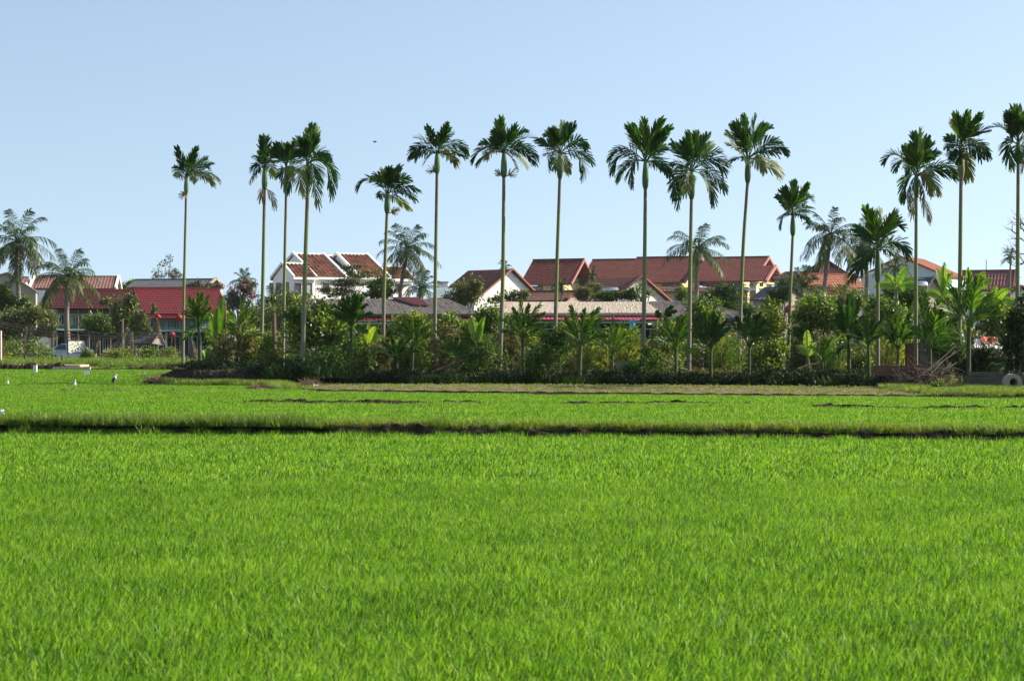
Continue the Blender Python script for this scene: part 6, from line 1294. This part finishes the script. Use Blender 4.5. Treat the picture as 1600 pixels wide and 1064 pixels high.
# tarp covered roof
T = Thing('tarp_shelter', 'low shelter with a crumpled red and white tarp on top, right of the leaning poles', 'shelter', (GX(1550, 81), 81, LAND)); r = np.random.default_rng(8)
def crumple(x0, x1, y0, y1, Y, n, seed, amp, dep=1.4):
    r = np.random.default_rng(seed); V = np.zeros((9, n, 3))
    for i, t in enumerate(np.linspace(0, 1, 9)):
        for j, u in enumerate(np.linspace(0, 1, n)):
            V[i, j] = W(x0 + (x1 - x0) * u, y0 + (y1 - y0) * t - 4 * math.sin(u * 3.1) * 0, Y + dep * t) + r.normal(0, amp, 3)
    i = np.arange(8)[:, None] * n; j = np.arange(n - 1)[None]; return MB().add(V.reshape(-1, 3), np.stack([i + j, i + j + 1, i + n + j + 1, i + n + j], -1).reshape(-1, 4))
T.part('white_tarp', crumple(1522, 1580, 544, 531, 80, 22, 1, .05), M['plastic']); T.part('red_tarp', crumple(1534, 1572, 537, 527.5, 80.6, 18, 2, .05, .8), M['redcloth'])
for px in (1526, 1552, 1576): x = GX(px, 80.4); T.part('post', MB().tube([(x, 80.4, LAND - .1), (x, 80.4, CZ + (532 - 542) * 80 / FPX)], .05, 6), M['wood'])
T.part('back_wall', MB().box((GX(1520, 81.6), 81.6, LAND), (GX(1580, 81.6), 81.65, CZ + (532 - 546) * 81 / FPX)), M['darkin'])
# fence panel, fallen trunks, plastic along the strip
T = Thing('old_panel', 'dark weathered board panel leaning in the bushes left of the ninth tall trunk', 'panel', (GX(974, 84.6), 84.6, LAND))
for k in range(7): px = 964 + k * 3.6; T.part('board', MB().obox((W(px, 583, 84.6) + W(px, 566 + (k % 3), 84.8)) / 2, (.046, 0, 0), (0, .012, 0), (0, .1, .26)), M['greywood'])
for k, (a, c, Yq, rd, lab, mt) in enumerate([((1000, 543), (1055, 572), 86, .035, 'pale bamboo pole slanting between the ninth and tenth tall trunks', 'wood'), ((1063, 575), (1100, 586), 85, .03, 'short pale pole lying right of the tenth tall trunk foot', 'concrete'), ((655, 590), (770, 548), 87, .07, 'long bent fallen trunk rising to the seventh tall trunk', 'wood'), ((1132, 604), (1139, 594), 83, .02, 'white stick poking out of the brush by the eleventh tall trunk', 'concrete'), ((1224, 604), (1240, 592), 82, .025, 'pale stick leaning low right of the twelfth tall trunk', 'wood'), ((1245, 577), (1280, 567), 84.5, .04, 'fallen pale branch right of the twelfth tall trunk', 'wood'), ((428, 490), (430, 545), 94, .1, 'bare brown palm stump between the second and third tall trunks', 'wood'), ((352, 470), (354, 585), 92, .05, 'thin brown banana stalk right of the first young areca', 'wood'), ((290, 580), (300, 592), 95, .02, 'low slanting stick between the two leftmost stems', 'wood'), ((1097, 560), (1098, 590), 87, .08, 'short dark stump behind the reedy thicket', 'wood')]):
    p0, p1 = W(*a, Yq), W(*c, Yq + .3)
    if k in (6, 7, 9): p1[2] = LAND - .05
    single('fallen_pole' if k not in (6, 7, 9) else 'bare_stump', lab, 'pole' if k not in (6, 7, 9) else 'stump', MB().tube([p0, p0 * .5 + p1 * .5 + [0, 0, .03], p1], [rd, rd, rd * .8], 7), M[mt], p0)
# broken frond sapling handled above; debris heaps
def heap(label, px, wpx, hpx, Y, seed, z0=.15, mat='dry_soil', name='debris_heap'):
    r = np.random.default_rng(seed); k = Y / FPX; b = MB(); n = 16; V = []
    for i, t in enumerate(np.linspace(0, 1, 6)):
        a = np.linspace(0, 2 * np.pi, n, endpoint=False); rr = (1 - t ** 1.4) * (1 + .15 * r.normal(size=n))
        V.append(np.c_[GX(px, Y) + rr * wpx / 2 * k * np.cos(a), Y + rr * .7 * np.sin(a), np.full(n, z0 + hpx * k * math.sin(t * 1.57)) + .02 * r.normal(size=n)])
    V = np.array(V).reshape(-1, 3); i = np.arange(5)[:, None] * n; j = np.arange(n)[None]; j2 = (j + 1) % n; b.add(V, np.stack([i + j, i + j2, i + n + j2, i + n + j], -1).reshape(-1, 4))
    T = Thing(name, label, 'heap', (GX(px, Y), Y, z0)); T.part('soil_core', b, M[mat]); b = MB()
    for q in range(260):
        t = r.random(); a = r.uniform(0, 6.28); rr = (1 - t ** 1.4); p = np.array([GX(px, Y) + rr * wpx / 2 * k * math.cos(a), Y + rr * .7 * math.sin(a), z0 + hpx * k * math.sin(t * 1.57) + .02]); d = r.normal(size=3) * [1, .5, .35]; d /= np.linalg.norm(d); L = r.uniform(.08, .35)
        b.tube([p, p + d * L], [.012, .004], 3, v=r.random(), cap=False)
    T.part('straw_litter', b, M['straw']); return T
heap('brown heap of dry cut straw at the left end of the grove', 246, 52, 11, 86, 1, .12, 'soil')
heap('low brown heap beside the white plastic at the start of the ploughed strip', 484, 44, 7, 80, 2, .22)
heap('low straw litter left of the white plastic by the ploughed strip', 404, 44, 4, 77, 3, .15)
def strip(label, x0, x1, y0, y1, Y, seed, w=.18, nm='plastic_sheet'):
    b = crumple(x0, x1, y0, y1, Y, 30, seed, .015, w); single(nm, label, 'plastic sheet', b, M['plastic'], W(x0, y0, Y), 'white plastic sheets along the edge of the ploughed strip')
strip('torn white plastic sheet left of the brown heap at the start of the strip', 432, 462, 609, 606, 77.5, 1, .3)
strip('small bright plastic scrap on top of the brown heap', 487, 497, 605, 601.5, 79.2, 2, .2)
strip('second torn plastic sheet between straw litter and the brown heap', 460, 478, 606, 604, 78.5, 5, .3)
strip('thin white plastic edging below the eighth tall trunk', 760, 905, 602.6, 601.8, 82.3, 3)
strip('long thin white plastic edging under the plank stack at the right', 1325, 1455, 609.5, 608.0, 75.3, 4)
strip('faint plastic edging below the dark upright young areca', 940, 1020, 602.6, 602, 82, 6)
# coloured bits seen in the grove
o = W(989, 505, 95); single('blue_cloth', 'light blue cloth hanging in the leaves left of the ninth tall trunk', 'cloth', crumple(983, 992, 512, 500, 95, 8, 3, .02, .1), M['blue'], o)
o = W(1129, 505, 97); single('red_cloth', 'small red cloth among leaves above the dark upright young areca', 'cloth', crumple(1127, 1131, 508, 502, 97, 5, 4, .02, .1), M['redcloth'], o)
# tall grass tuft on the bund
bb = MB(); V, Q, vv = blades(26, .22, .35, .75, .012, (.15, 0), 1.2, vlo=.1, vhi=.5); xq = GX(697, 40); V = V + [xq, bund_y(xq) + .35, .25]; bb.add(V, Q, v=vv)
single('grass_tuft', 'tall green grass tuft sticking up on the dark bund, centre of the picture', 'grass tuft', bb, M['weed'], (xq, bund_y(xq) + .35, .25))
# bare twig tree at the right edge
b = MB(); Yt = 88; r = np.random.default_rng(21)
def limb(p, d, L, rad, dep):
    q = p + d * L; m = (p + q) / 2 + r.normal(0, .06, 3) * L; b.tube([p, m, q], [rad, rad * .8, rad * .55], 5, cap=False)
    if dep == 0: return
    for k in range(3):
        nd = d + r.normal(0, .55, 3) * [1, .6, 1]; nd[2] += .1; nd /= np.linalg.norm(nd); limb(p + (q - p) * r.uniform(.5, 1), nd, L * r.uniform(.55, .8), rad * .55, dep - 1)
base = W(1612, 600, Yt); base[2] = LAND
limb(base, np.array([0, 0, 1.]), 5.2, .09, 0)
for k in range(6):
    d = np.array([-.9 + r.normal(0, .35), 0, .35 + r.normal(0, .3)]); limb(W(1611, 420 - k * 12, Yt), d / np.linalg.norm(d), .75, .035, 2)
b.tube([base, W(1611, 350, Yt)], [.1, .05], 6)
single('bare_tree', 'leafless twigs of a bare tree reaching in from the right edge', 'tree', b, M['twig'], base)

# ---------------------------------------------------------------- air
m, nt, out = newmat('thin haze'); v = N(nt, 'ShaderNodeVolumePrincipled'); v.inputs['Color'].default_value = (.93, .96, 1, 1); v.inputs['Density'].default_value = .00006; v.inputs['Anisotropy'].default_value = .2
nt.links.new(v.outputs[0], out.inputs['Volume'])
structure('haze', MB().box((-S - 300, -60, -1.2), (S + 300, 2 * S + 100, 24)), m, kind='stuff', label='thin pale haze over fields and village', cat='haze')
